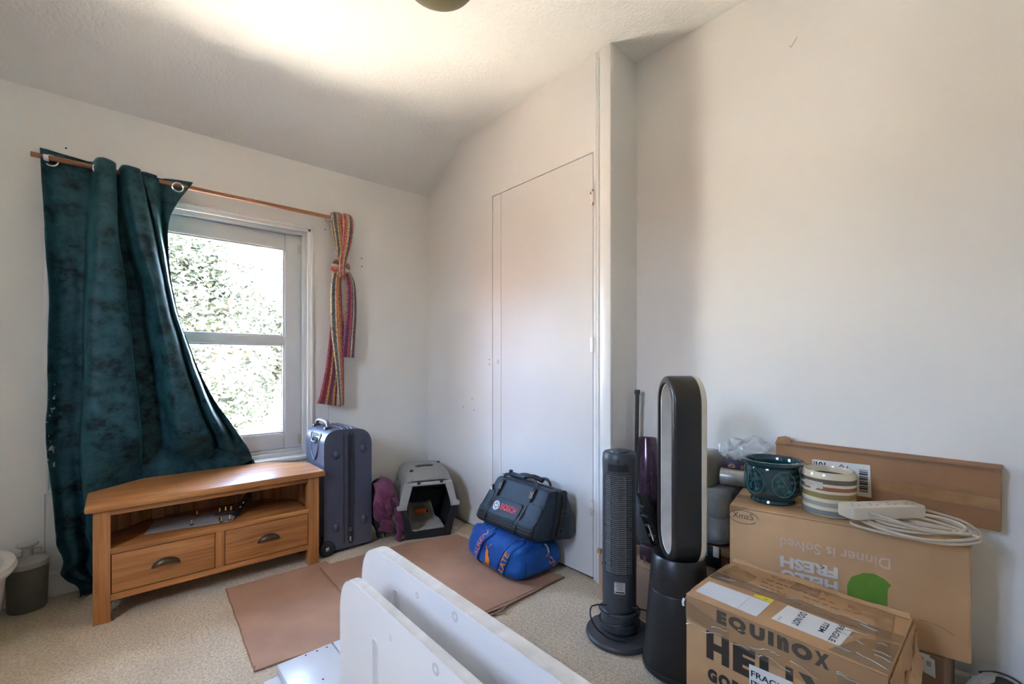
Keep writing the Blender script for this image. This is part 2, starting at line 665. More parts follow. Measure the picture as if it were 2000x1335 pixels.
lathe(bm, [(0, 0), (.004, 0), (.004, .002), (0, .002)], 10, mtx=Matrix.Translation((-.004, .745, 1.088)) @ Matrix.Rotation(radians(-90), 4, 'Y'))
new_obj('catch_plate', bm, M['gloss_white'], door)

# skirting
def skirting(name, pts, x0, x1, f):
    bm = BM(); prism(bm, pts, x0, x1, f)
    return structure(new_obj(name, bm, M['gloss_white'], smooth=False))
SK = [(0, 0), (.015, 0), (.015, .085), (.011, .095), (.011, .103), (.004, .112), (0, .112)]
skirting('baseboard_back', SK, XL, XC, lambda u, v, d: (d, YW - u, v))
skirting('baseboard_right', SK, YB, YE, lambda u, v, d: (XR - u, d, v))
skirting('baseboard_left', SK, YB, YW - .016, lambda u, v, d: (XL + u, d, v))

# ------------------------------------------------------------------ window
win = bpy.data.objects.new('window_1', None)
COL.objects.link(win); win.location = (0, YW, 0); structure(win)
def ring(bm, x0, x1, z0, z1, wd, y0, y1, bev=0.0):
    """rectangular frame of member width wd between outer limits"""
    box(bm, x0, x0 + wd, y0, y1, z0, z1, bev)
    box(bm, x1 - wd, x1, y0, y1, z0, z1, bev)
    box(bm, x0 + wd, x1 - wd, y0, y1, z1 - wd, z1, bev)
    box(bm, x0 + wd, x1 - wd, y0, y1, z0, z0 + wd, bev)
bm = BM()
for a, b, c in ((0.033, -.012, .0), (0.014, -.02, .0)):
    x0, x1, z1 = WX0 - .028 + .0, WX1 + .028, WZ1 + .028
    box(bm, x0, x0 + a, b, c, WZ0 - .015, z1, 0.003)
    box(bm, x1 - a, x1, b, c, WZ0 - .015, z1, 0.003)
    box(bm, x0, x1, b, c, z1 - a, z1, 0.003)
new_obj('architrave', bm, M['gloss_white'], win)
bm = BM(); ring(bm, WX0 - .001, WX1 + .001, WZ0 - .001, WZ1 + .001, 0.024, .02, .16, 0.003)
new_obj('window_frame', bm, M['sash'], win)
GX0, GX1 = -0.095, 0.793
bm = BM()
x0, x1, z0, z1 = WX0 + .025, WX1 - .023, WZ0 + .044, WZ1 - .024
ya, yb = .055, .10
box(bm, x0, GX0, ya, yb, z0, z1, 0.004)
box(bm, GX1, x1, ya, yb, z0, z1, 0.004)
box(bm, GX0, GX1, ya, yb, 1.787, z1, 0.004)
box(bm, GX0, GX1, ya, yb, 1.192, 1.243, 0.004)
box(bm, GX0, GX1, ya, yb, z0, .645, 0.004)
new_obj('sash', bm, M['sash'], win)
bm = BM(); box(bm, WX0 + .02, WX1 - .02, .05, .12, WZ0 + .018, WZ0 + .043, 0.003)
new_obj('bottom_rail', bm, M['sash'], win)
for a, b in ((1.243, 1.787), (.645, 1.192)):
    bm = BM(); ring(bm, GX0 - .001, GX1 + .001, a - .001, b + .001, .011, .062, .082, 0.003)
    new_obj('glazing_bead', bm, M['sash'], win)
    bm = BM(); box(bm, GX0 - .002, GX1 + .002, .083, .087, a - .002, b + .002)
    new_obj('pane', bm, M['glass'], win, smooth=False)
    bm = BM(); ring(bm, GX0 + .0085, GX1 - .0085, a + .0085, b - .0085, .0035, .0805, .0835)
    new_obj('gasket', bm, M['dark_gap'], win, smooth=False)
M['zinc'] = plain('aged_metal', (0.55, 0.50, 0.42, 1), 0.4, metal=0.8)
for z, mt in ((1.80, M['zinc']), (0.60, M['zinc'])):
    bm = BM()
    tube(bm, [(x1 + .004, .05, z - .035), (x1 + .004, .05, z + .035)], .006, 10)
    box(bm, x1 - .02, x1 + .003, .0515, .0555, z - .03, z + .03, .001)
    new_obj('hinge', bm, mt, win)
bm = BM()
prism(bm, round_poly([(-.016, WZ0 - .028), (-.016, WZ0 - .004), (.055, WZ0 + .004), (.055, WZ0 - .028)], [.006, .011, 0, 0]), WX0 - .027, WX1 + .03,
      lambda u, v, d: (d, u, v))
new_obj('window_sill', bm, M['gloss_white'], win)

fill_win = bpy.data.objects.new('added_fill_window', None)  # invented opening that lets in extra daylight as fill
COL.objects.link(fill_win); fill_win.location = (XL, 0, 0); structure(fill_win)
bm = BM()
for a, b, c, d in ((LY0, LY0 + .07, LZ0, LZ1), (LY1 - .07, LY1, LZ0, LZ1), (LY0 + .07, LY1 - .07, LZ0, LZ0 + .07), (LY0 + .07, LY1 - .07, LZ1 - .07, LZ1), (.77, .80, LZ0 + .07, LZ1 - .07)):
    box(bm, -.14, -.09, a, b, c, d, .003)
new_obj('window_frame', bm, M['sash'], fill_win)
for a, b in ((LY0 + .069, .771), (.799, LY1 - .069)):
    bm = BM(); box(bm, -.117, -.113, a, b, LZ0 + .069, LZ1 - .069)
    new_obj('pane', bm, M['glass'], fill_win, smooth=False)

# ------------------------------------------------------------------ garden seen through the glass
M['lawn'] = noise_mat('sunlit_paving_and_lawn', (0.58, 0.525, 0.43, 1), (0.69, 0.635, 0.53, 1), 0.6, 0.95)
bm = BM(); box(bm, -60, 60, -60, 90, -3.3, -3.0)
structure(new_obj('ground_outside', bm, M['lawn'], smooth=False))
# unseen house shape added to block ground and horizon light
bm = BM(); box(bm, -9.0, -4.2, -8.0, 9.5, -3.0, 1.75); prism(bm, [(-9.3, 1.75), (-3.9, 1.75), (-6.6, 2.9)], -8.2, 9.7, lambda u, v, d: (u, d, v))
structure(new_obj('light_blocker_outside', bm, noise_mat('blocker_brown', (0.10, 0.055, 0.04, 1), (0.17, 0.095, 0.07, 1), 7, .9), smooth=False))
M['leaf'] = noise_mat('leaf', (0.050, 0.068, 0.052, 1), (0.105, 0.125, 0.092, 1), 0.8, 0.6)
_p = M['leaf'].node_tree.nodes['Principled BSDF']
M['bark'] = noise_mat('bark', (0.10, 0.075, 0.05, 1), (0.2, 0.15, 0.1, 1), 12, 0.9, 0.6, 30)
def tree(x, y, zc, rx, rz, n, seed, label):
    rnd = random.Random(seed)
    t = thing('garden_tree', label, 'tree', (x, y, -3.0), 0, 'trees in the garden')
    bm = BM()
    tube(bm, smooth_path([(0, 0, 0), (.1, .05, 1.5), (0, 0, 3.0 + zc - rz * .4), (.1, 0, 3.0 + zc + rz * .3)], 6), [.2 - .15 * i / 18 for i in range(19)], 8)
    for k in range(7):
        a = k * 2.4
        tube(bm, [(0, 0, 2.2 + zc - .2 * k * .3), (cos(a) * rx * .4, sin(a) * rx * .4, 3.0 + zc + .1 * k), (cos(a) * rx * .8, sin(a) * rx * .8, 3.3 + zc + .15 * k)], [.06, .04, .015], 6)
    new_obj('trunk', bm, M['bark'], t)
    vs, fs = [], []
    clumps = []
    for _ in range(46):
        d = Vector((rnd.gauss(0, 1), rnd.gauss(0, 1), rnd.gauss(0, 1))).normalized() * rnd.uniform(.45, 1.0)
        clumps.append((Vector((d.x * rx, d.y * rx, 3.0 + zc + d.z * rz)), rnd.uniform(.45, .8)))
    for i in range(n):
        c, r = clumps[i % len(clumps)]
        d = Vector((rnd.gauss(0, 1), rnd.gauss(0, 1), rnd.gauss(0, 1))).normalized() * r * rnd.uniform(.55, 1.0)
        p = c + d
        a = Vector((rnd.gauss(0, 1), rnd.gauss(0, 1), rnd.gauss(0, .6))).normalized()
        b = a.cross(Vector((rnd.gauss(0, 1), rnd.gauss(0, 1), rnd.gauss(0, 1)))).normalized()
        s = rnd.uniform(.03, .065)
        k = len(vs)
        vs += [p - a * s, p + b * s * .5, p + a * s, p - b * s * .5]
        fs.append((k, k + 1, k + 2, k + 3))
    me = bpy.data.meshes.new('foliage')
    me.from_pydata([tuple(v) for v in vs], [], fs)
    me.materials.append(M['leaf'])
    o = bpy.data.objects.new('foliage', me)
    COL.objects.link(o); o.parent = t; o['kind'] = 'stuff'
    return t
tree(1.15, 9.0, 1.55, 2.15, 2.35, 60000, 3, 'nearest garden tree, leafy, filling the left side of both window panes')
tree(4.3, 12.5, -.3, 2.2, 1.6, 22000, 5, 'lower rounded garden tree behind the right side of the bottom pane')
tree(-4.2, 14.0, .8, 2.1, 2.2, 8000, 8, 'garden tree behind the curtained left end of the window')
# ================================================================== left side of the room
def wobj(name, bm, mat, parent=None, smooth=True, angle=35):
    """mesh built in room coordinates, stored relative to its parent Empty"""
    if parent is not None:
        m = Matrix.Translation(parent.location) @ parent.rotation_euler.to_matrix().to_4x4()
        bmesh.ops.transform(bm, matrix=m.inverted(), verts=bm.verts)
    return new_obj(name, bm, mat, parent, smooth, angle)

# ------------------------------------------------------------------ curtain rod
M['dowel'] = wood_mat('varnished_dowel', (0.20, 0.085, 0.035, 1), (0.30, 0.13, 0.06, 1), (0.40, 0.19, 0.09, 1), 'X', 0.4)
M['clear_plastic'] = plain('milky_plastic', (0.62, 0.60, 0.62, 1), 0.3)
rod = thing('curtain_rod', 'thin brown wooden curtain rod fixed above the window', 'curtain rod', (.44, 2.91, 2.005))
bm = BM(); tube(bm, [(-.28, 2.91, 2.006), (.44, 2.91, 2.003), (1.150, 2.91, 2.002)], 0.0115, 14)
wobj('pole', bm, M['dowel'], rod)
for x in (-.232, 1.035):
    bm = BM()
    tube(bm, [(x, YW, 2.003), (x, 2.925, 2.003)], .006, 10)
    tube(bm, [(x - .008, 2.91, 2.003), (x + .008, 2.91, 2.003)], .0145, 14)
    lathe(bm, [(0, 0), (.018, 0), (.018, .004), (0, .005)], 16, mtx=Matrix.Translation((x, YW, 2.003)) @ Matrix.Rotation(radians(90), 4, 'X'))
    wobj('bracket', bm, M['clear_plastic'], rod)

# ------------------------------------------------------------------ teal velvet curtain
m, nt, p = _mat('teal_crushed_velvet')
N, L = nt.nodes, nt.links
tc = N.new('ShaderNodeTexCoord')
mp = N.new('ShaderNodeMapping'); mp.inputs['Scale'].default_value = (1.0, 1.0, 1.2)
L.new(tc.outputs['Object'], mp.inputs['Vector'])
n1 = N.new('ShaderNodeTexNoise'); n1.inputs['Scale'].default_value = 13; n1.inputs['Detail'].default_value = 9; n1.inputs['Roughness'].default_value = .72
L.new(mp.outputs['Vector'], n1.inputs['Vector'])
cr = N.new('ShaderNodeValToRGB')
e = cr.color_ramp.elements
e[0].position, e[0].color = .38, (0.003, 0.012, 0.016, 1)
e[1].position, e[1].color = .62, (0.023, 0.085, 0.105, 1)
x = e.new(.47); x.color = (0.012, 0.048, 0.060, 1)
L.new(n1.outputs['Fac'], cr.inputs['Fac'])
# white paint splashes low on the left edge
sp = N.new('ShaderNodeSeparateXYZ'); L.new(tc.outputs['Object'], sp.inputs[0])
n2 = N.new('ShaderNodeTexNoise'); n2.inputs['Scale'].default_value = 30; n2.inputs['Detail'].default_value = 3
L.new(tc.outputs['Object'], n2.inputs['Vector'])
def mth(op, a, b):
    q = N.new('ShaderNodeMath'); q.operation = op
    for i, v in enumerate((a, b)):
        if isinstance(v, (int, float)):
            q.inputs[i].default_value = v
        else:
            L.new(v, q.inputs[i])
    return q.outputs[0]
zz = mth('ABSOLUTE', mth('SUBTRACT', sp.outputs['Z'], .78), 0)
near = mth('MULTIPLY', mth('LESS_THAN', zz, .22), mth('LESS_THAN', sp.outputs['X'], -.205))
spot = mth('MULTIPLY', near, mth('GREATER_THAN', n2.outputs['Fac'], .575))
mx = N.new('ShaderNodeMix'); mx.data_type = 'RGBA'
L.new(spot, mx.inputs['Factor']); L.new(cr.outputs['Color'], mx.inputs['A']); mx.inputs['B'].default_value = (.5, .55, .55, 1)
L.new(mx.outputs['Result'], p.inputs['Base Color'])
p.inputs['Roughness'].default_value = .5
p.inputs['Sheen Weight'].default_value = .35
p.inputs['Sheen Roughness'].default_value = .35
p.inputs['Sheen Tint'].default_value = (0.10, 0.42, 0.50, 1)
p.inputs['Specular IOR Level'].default_value = .25
bn = N.new('ShaderNodeBump'); bn.inputs['Strength'].default_value = .35; bn.inputs['Distance'].default_value = .004
L.new(n1.outputs['Fac'], bn.inputs['Height']); L.new(bn.outputs['Normal'], p.inputs['Normal'])
M['velvet'] = m

CUR = [  # depth, (x, z) from the heading down to knee height, then the hem
 (2.900, [(-0.250, 2.039), (-0.236, 1.695), (-0.222, 1.352), (-0.226, 0.983), (-0.228, 0.684)], (-.135, .020)),
 (2.930, [(-0.209, 2.044), (-0.201, 1.709), (-0.188, 1.358), (-0.194, 0.981), (-0.201, 0.676)], (-.120, .006)),
 (2.935, [(-0.151, 2.040), (-0.142, 1.722), (-0.147, 1.362), (-0.158, 0.980), (-0.164, 0.671)], (-.095, .004)),
 (2.930, [(-0.084, 2.034), (-0.098, 1.730), (-0.106, 1.365), (-0.113, 0.979), (-0.120, 0.666)], (-.070, .006)),
 (2.860, [(-0.061, 2.030), (-0.068, 1.720), (-0.086, 1.360), (-0.094, 0.981), (-0.098, 0.673)], (-.045, .010)),
 (2.850, [(-0.033, 2.032), (-0.033, 1.724), (-0.033, 1.364), (-0.022, 0.979), (-0.015, 0.664)], (-.020, .015)),
 (2.865, [(-0.009, 2.025), (-0.004, 1.734), (0.029, 1.371), (0.057, 0.976), (0.077, 0.650)], (.030, .05)),
 (2.935, [(0.005, 2.020), (0.019, 1.754), (0.061, 1.381), (0.098, 0.972), (0.124, 0.634)], (.080, .10)),
 (2.935, [(0.015, 2.020), (0.038, 1.758), (0.100, 1.384), (0.155, 0.970), (0.194, 0.625)], (.150, .15)),
 (2.870, [(0.027, 2.026), (0.059, 1.748), (0.141, 1.381), (0.196, 0.971), (0.238, 0.628)], (.210, .20)),
 (2.860, [(0.055, 2.026), (0.094, 1.752), (0.165, 1.382), (0.237, 0.970), (0.308, 0.621)], (.280, .26)),
 (2.875, [(0.083, 2.027), (0.126, 1.762), (0.190, 1.386), (0.281, 0.968), (0.377, 0.610)], (.350, .31)),
 (2.920, [(0.094, 2.024), (0.142, 1.776), (0.210, 1.392), (0.310, 0.966), (0.430, 0.596)], (.410, .35)),
 (2.880, [(0.104, 2.022), (0.152, 1.769), (0.216, 1.389), (0.323, 0.967), (0.457, 0.599)], (.450, .37)),
 (2.890, [(0.152, 2.022), (0.167, 1.774), (0.225, 1.391), (0.340, 0.966), (0.490, 0.593)], (.490, .41)),
 (2.925, [(0.181, 2.026), (0.183, 1.785), (0.232, 1.395), (0.356, 0.964), (0.524, 0.583)], (.540, .45)),
 (2.910, [(0.241, 2.030), (0.195, 1.784), (0.233, 1.393), (0.359, 0.965), (0.551, 0.582)], (.580, .48)),
 (2.900, [(0.310, 2.032), (0.207, 1.784), (0.236, 1.393), (0.364, 0.965), (0.577, 0.580)], (.612, .500))]
def cur_col(k):
    Y, P, hem = CUR[k]
    Y = 2.9 + (Y - 2.9) * (2.5 if Y < 2.9 else 1.5)
    ux = {6: .012, 7: -.014, 8: -.004, 11: .010, 12: -.010, 14: .004}.get(k, 0.0)
    pts = [Vector((x, Y if i else 2.9 + (Y - 2.9) * .6, z)) for i, (x, z) in enumerate((x_ + ux, z_) for x_, z_ in P)]
    yh = 2.945 + (Y - 2.9) * .10          # squeezed between the stand and the wall
    if k <= 5:
        yh = Y - .02 + (.03 if k > 2 else -.03)
    x4, z4 = P[-1]
    zk = (z4 + hem[1]) / 2
    if k <= 6:
        pts.append(Vector((x4 * .72 + hem[0] * .28, Y * .6 + yh * .4, .36)))
        pts.append(Vector((x4 * .38 + hem[0] * .62, yh, .14)))
    else:
        pts.append(Vector((x4 * .6 + hem[0] * .4, Y * .35 + yh * .65, min(.50, z4 * .6 + hem[1] * .4))))
        pts.append(Vector((x4 * .3 + hem[0] * .7, yh, z4 * .3 + hem[1] * .7)))
    pts.append(Vector((hem[0], yh, hem[1])))
    return pts
cols = [cur_col(k) for k in range(len(CUR))]
NR, NC = 84, 7
dense = []
for c in cols:
    dense.append([cr1(c, (len(c) - 1) * i / (NR - 1)) for i in range(NR)])
rows = []
for i in range(NR):
    r = []
    for j in range((len(cols) - 1) * NC + 1):
        q = cr1([d[i] for d in dense], j / NC)
        f = min(1.0, i / 20)
        q = q + noise.noise_vector(Vector((q.x * 9, q.z * 5, 3.3))) * .006 * f + noise.noise_vector(Vector((q.x * 30, q.z * 12, 8.3))) * .0022 * f
        if q.z < .30 and j < 5 * NC:      # slumped on the carpet
            q.y += noise.noise(Vector((q.x * 9, q.z * 26, 1.0))) * .07 * (1 - q.z / .30)
            q.x += .025 * sin(q.z * 38) * (1 - q.z / .30)
        if q.z < .72:
            tvb = (2.72 if q.x < -.10 else min(2.936, 2.765 + (q.x + .092) * .868)) + .014
            if q.y < tvb:
                q.y += (tvb - q.y) * min(1.0, (.72 - q.z) / .17)
        q.y = min(q.y, 2.957)
        q.z = max(q.z, .004)
        r.append(q)
    rows.append(r)
cur = thing('curtain', 'dark teal crushed velvet curtain pulled to the left of the window', 'curtain', (0, 2.9, 0))
o = wobj('fabric', grid_surf(rows), M['velvet'], cur, angle=180)
solidify(o, .004); bake(o)
M['chrome'] = plain('polished_nickel', (0.72, 0.70, 0.66, 1), .18, metal=1.0)
for x, z, y, ry in ((-.217, 1.996, 2.916, 0), (-.062, 1.990, 2.893, 55), (.245, 1.990, 2.902, 0)):
    bm = BM()
    tube(bm, [(.023 * cos(a * pi / 12), 0, .023 * sin(a * pi / 12)) for a in range(24)], .0045, 8, closed=True)
    bmesh.ops.transform(bm, matrix=Matrix.Translation((x, y, z)) @ Matrix.Rotation(radians(ry), 4, 'Z'), verts=bm.verts)
    wobj('eyelet', bm, M['chrome'], cur)
bm = BM(); box(bm, .16, .185, 2.885, 2.886, 2.012, 2.045)
wobj('care_tag', bm, plain('tag_white', (.7, .7, .7, 1), .7), cur, smooth=False)

# ------------------------------------------------------------------ striped crochet scarf
def stripe_mat(name, colors):
    """lengthwise stripes from the u coordinate with small knitted stitches"""
    m, nt, p = _mat(name)
    N, L = nt.nodes, nt.links
    uv = N.new('ShaderNodeUVMap')
    sx = N.new('ShaderNodeSeparateXYZ'); L.new(uv.outputs['UV'], sx.inputs[0])
    cr = N.new('ShaderNodeValToRGB'); cr.color_ramp.interpolation = 'CONSTANT'
    e = cr.color_ramp.elements
    e[0].position, e[0].color = 0.0, colors[0]
    e[1].position, e[1].color = 1.0 / len(colors), colors[1]
    for i in range(2, len(colors)):
        x = e.new(i / len(colors)); x.color = colors[i]
    L.new(sx.outputs['X'], cr.inputs['Fac'])
    vo = N.new('ShaderNodeTexVoronoi'); vo.inputs['Scale'].default_value = 1.0
    mp = N.new('ShaderNodeMapping'); mp.inputs['Scale'].default_value = (len(colors) * 2, 90, 1)
    L.new(uv.outputs['UV'], mp.inputs['Vector']); L.new(mp.outputs['Vector'], vo.inputs['Vector'])
    c2 = N.new('ShaderNodeValToRGB')
    c2.color_ramp.elements[0].position = .25; c2.color_ramp.elements[0].color = (1, 1, 1, 1)
    c2.color_ramp.elements[1].position = .75; c2.color_ramp.elements[1].color = (.45, .4, .4, 1)
    L.new(vo.outputs['Distance'], c2.inputs['Fac'])
    mx = N.new('ShaderNodeMix'); mx.data_type = 'RGBA'; mx.blend_type = 'MULTIPLY'; mx.inputs['Factor'].default_value = 1
    L.new(cr.outputs['Color'], mx.inputs['A']); L.new(c2.outputs['Color'], mx.inputs['B'])
    L.new(mx.outputs['Result'], p.inputs['Base Color'])
    bn = N.new('ShaderNodeBump'); bn.inputs['Strength'].default_value = .8; bn.inputs['Distance'].default_value = .004; bn.invert = True
    L.new(vo.outputs['Distance'], bn.inputs['Height']); L.new(bn.outputs['Normal'], p.inputs['Normal'])
    p.inputs['Roughness'].default_value = .9
    p.inputs['Sheen Weight'].default_value = .3
    return m
cream, mustard, maroon, rose, plum, slate, coral, lilac = (srgb(222, 200, 155), srgb(205, 155, 80), srgb(130, 42, 66), srgb(196, 92, 104), srgb(116, 66, 112),
                                                    srgb(104, 112, 118), srgb(212, 132, 102), srgb(160, 124, 158))
M['scarf_a'] = stripe_mat('scarf_long', [rose, maroon, maroon, mustard, maroon, plum, mustard, maroon, cream, slate])
M['scarf_b'] = stripe_mat('scarf_fold', [cream, slate, slate, cream, coral, mustard, rose, rose, maroon])
M['scarf_c'] = stripe_mat('scarf_short', [mustard, lilac, plum, maroon, rose, slate, cream, plum, slate])
M['scarf_k'] = stripe_mat('scarf_knot', [cream, rose, coral, cream, slate, rose, cream])
def ribbon(bm, pts, wid, curl=0.0, ydir=-1.0, nseg=14, tilt=None):
    """soft band following pts; cross-section bows by curl; writes uv"""
    uvl = bm.loops.layers.uv.verify()
    P = smooth_path(pts, 8)
    n = len(P)
    rows = []
    for i, p in enumerate(P):
        f = i / (n - 1)
        t = (P[min(i + 1, n - 1)] - P[max(i - 1, 0)]).normalized()
        side = t.cross(Vector((0, 1, 0)))
        side = side.normalized() if side.length > .05 else Vector((1, 0, 0))
        if side.x < 0:
            side = -side
        if tilt:
            a = cr1([float(v) for v in tilt], f * (len(tilt) - 1))
            side = (side * cos(a) + Vector((0, 1, 0)) * sin(a)).normalized()
        nor = t.cross(side)
        if nor.y > 0:
            nor = -nor
        wv = cr1([float(v) for v in wid], f * (len(wid) - 1))
        r = []
        for j in range(nseg):
            u = j / (nseg - 1)
            r.append((bm.verts.new(p + side * (u - .5) * wv + nor * curl * (1 - (2 * u - 1) ** 2) + nor * .003 * sin(u * 40)), u, f))
        rows.append(r)
    for A, B in zip(rows[:-1], rows[1:]):
        for j in range(nseg - 1):
            q = [A[j], A[j + 1], B[j + 1], B[j]]
            fc = bm.faces.new([v[0] for v in q])
            for lp, v in zip(fc.loops, q):
                lp[uvl].uv = (v[1], v[2])
    return bm
scarf = thing('scarf', 'striped multicoloured crochet scarf knotted over the right end of the curtain rod', 'scarf', (1.09, 2.9, 1.8))
def sc(name, mat, *a, **k):
    bm = BM(); ribbon(bm, *a, **k)
    o = wobj(name, bm, mat, scarf, angle=180)
    solidify(o, .007); bake(o)
sc('rod_loop', M['scarf_b'], [(1.085, 2.915, 1.70), (1.085, 2.928, 1.82), (1.070, 2.932, 1.95), (1.066, 2.922, 2.021), (1.066, 2.896, 2.021), (1.066, 2.882, 1.96), (1.078, 2.885, 1.85), (1.083, 2.878, 1.73)],
   [.03, .04, .06, .07, .07, .065, .05, .04], curl=.012)
sc('rod_loop', M['scarf_k'], [(1.09, 2.915, 1.70), (1.11, 2.930, 1.82), (1.125, 2.932, 1.95), (1.128, 2.922, 2.021), (1.128, 2.894, 2.021), (1.128, 2.880, 1.96), (1.118, 2.880, 1.85), (1.090, 2.868, 1.72), (1.085, 2.866, 1.62)],
   [.03, .045, .065, .07, .07, .07, .065, .045, .03], curl=.014)
bm = BM()
lathe(bm, [(0, -.075), (.034, -.068), (.055, -.036), (.061, 0), (.053, .038), (.034, .066), (0, .075)], 24, sy=.55)
jitter(bm, .012, 30, 2.0)
uvl = bm.loops.layers.uv.verify()
for f in bm.faces:
    for lp in f.loops:
        lp[uvl].uv = ((lp.vert.co.z + .06) / .12, (lp.vert.co.x + .05) / .3)
bmesh.ops.transform(bm, matrix=Matrix.Translation((1.085, 2.893, 1.683)) @ Matrix.Rotation(radians(18), 4, 'Y'), verts=bm.verts)
wobj('knot', bm, M['scarf_k'], scarf, angle=180)
sc('tail', M['scarf_a'], [(1.075, 2.905, 1.66), (1.06, 2.905, 1.55), (1.058, 2.903, 1.30), (1.045, 2.900, 1.05), (1.022, 2.895, .88), (1.010, 2.885, .815)],
   [.05, .06, .075, .10, .125, .15], curl=.006, tilt=[.3, .2, .1, 0, 0, 0])
sc('tail', M['scarf_b'], [(1.062, 2.880, 1.655), (1.050, 2.876, 1.55), (1.057, 2.878, 1.30), (1.075, 2.880, 1.05), (1.085, 2.882, .88), (1.088, 2.884, .808)],
   [.05, .065, .075, .05, .035, .03], curl=.014)
sc('tail', M['scarf_c'], [(1.12, 2.885, 1.66), (1.142, 2.882, 1.58), (1.145, 2.882, 1.42), (1.132, 2.880, 1.25), (1.122, 2.878, 1.115)],
   [.05, .07, .078, .085, .088], curl=.012, tilt=[.2, .1, 0, -.1, -.15])

# ------------------------------------------------------------------ corner TV stand in oak
OD, OM, OL = (0.24, 0.088, 0.022, 1), (0.40, 0.165, 0.046, 1), (0.52, 0.235, 0.078, 1)
for ax in 'XYZ':
    M['oak' + ax] = wood_mat('oak_' + ax.lower(), OD, OM, OL, ax)
M['bronze'] = plain('antique_bronze', (0.12, 0.085, 0.055, 1), .42, metal=.9)
tv = thing('tv_stand', 'light oak corner TV stand with two drawers under the window', 'tv stand', (.38, 2.72, 0))
TF, TB, TX0, TX1 = 2.515, 2.928, -.068, .828
bm = BM()
prism(bm, [(-.092, 2.492), (.853, 2.492), (.853, 2.765), (.655, TB + .008), (.105, TB + .008), (-.092, 2.765)], .468, .500, bevel=0.009, segs=2)
wobj('top', bm, M['oakX'], tv)
for x0, x1, y0, y1 in ((TX0, TX0 + .055, TF, TF + .055), (TX1 - .055, TX1, TF, TF + .055),
                       (TX0, TX0 + .045, 2.70, 2.745), (TX1 - .045, TX1, 2.70, 2.745), (.14, .185, 2.865, 2.91), (.575, .62, 2.865, 2.91)):
    bm = BM(); box(bm, x0, x1, y0, y1, 0, .468, .003)
    wobj('leg', bm, M['oakZ'], tv)
X0, X1 = TX0 + .055, TX1 - .055
bm = BM(); box(bm, X0, X1, TF + .004, TF + .024, .443, .468, .0015); wobj('top_rail', bm, M['oakX'], tv)
bm = BM(); box(bm, X0, X1, TF + .003, TF + .023, .086, .113, .0015); wobj('bottom_rail', bm, M['oakX'], tv)
poly = [(X0 - .02, TF + .02), (X1 + .02, TF + .02), (X1 + .02, 2.74), (.63, 2.895), (.13, 2.895), (X0 - .02, 2.74)]
bm = BM(); prism(bm, [(X0, TF + .002), (X1, TF + .002), (X1, 2.74), (.625, 2.895), (.135, 2.895), (X0, 2.74)], .280, .303, bevel=.0015); wobj('shelf', bm, M['oakX'], tv)
bm = BM(); prism(bm, poly, .090, .104); wobj('floor_board', bm, M['oakX'], tv)
bm = BM(); box(bm, .3560, .3930, TF + .003, TF + .023, .113, .280, .0015); wobj('divider', bm, M['oakZ'], tv)
for x in (TX0 + .008, TX1 - .020):
    bm = BM(); box(bm, x, x + .012, TF + .05, 2.705, .09, .468); wobj('side_panel', bm, M['oakZ'], tv)
# tongue-and-groove back boards
def back_run(a, b, n):
    a, b = Vector(a), Vector(b)
    d = (b - a) / n
    nrm = Vector((-d.y, d.x)).normalized()
    for i in range(n):
        p0, p1 = a + d * (i + .03), a + d * (i + .97)
        bm = BM()
        prism(bm, [tuple(p0), tuple(p1), tuple(p1 + nrm * .009), tuple(p0 + nrm * .009)], .09, .467, bevel=.0015, segs=1)
        wobj('back_board', bm, M['oakZ'], tv)
back_run((TX0 + .03, 2.745), (.15, 2.90), 4)
back_run((.185, 2.903), (.575, 2.903), 6)
back_run((.61, 2.90), (TX1 - .03, 2.745), 4)
for x0, x1, hx, hz in ((X0 + .003, .3532, .171, .196), (.3958, X1 - .003, .583, .196)):
    dr = None
    bm = BM(); box(bm, x0, x1, TF + .0015, TF + .021, .1162, .2770, .0012)
    dr = wobj('drawer', bm, M['oakX'], tv)
    bm = BM()
    # cup pull: quarter shell, open underneath
    n, k = 16, 8
    R = []
    for i in range(k + 1):
        b = (pi / 2) * i / k
        R.append([bm.verts.new((hx + .047 * cos(a), TF + .001 - .025 * sin(a) * sin(b), hz - .014 + .033 * sin(a) * cos(b) + .013 * sin(a) * sin(b)))
                  for a in [pi * j / n for j in range(n + 1)]])
    for A, B in zip(R[:-1], R[1:]):
        for j in range(n):
            bm.faces.new((A[j], A[j + 1], B[j + 1], B[j]))
    h = wobj('cup_handle', bm, M['bronze'], None, angle=60)
    solidify(h, .002); bake(h)
    tube_bm = BM()
    tube(tube_bm, [(hx + .049 * cos(pi * j / n), TF + .001, hz - .014 + .034 * sin(pi * j / n)) for j in range(n + 1)], .0028, 6)
    tube_bm.from_mesh(h.data)
    me = bpy.data.meshes.new('cup_handle'); 
    bmesh.ops.transform(tube_bm, matrix=Matrix.Translation(-tv.location), verts=tube_bm.verts)
    tube_bm.to_mesh(me); tube_bm.free(); me.materials.append(M['bronze'])
    me.polygons.foreach_set('use_smooth', [True] * len(me.polygons))
    h.data = me; h.parent = dr

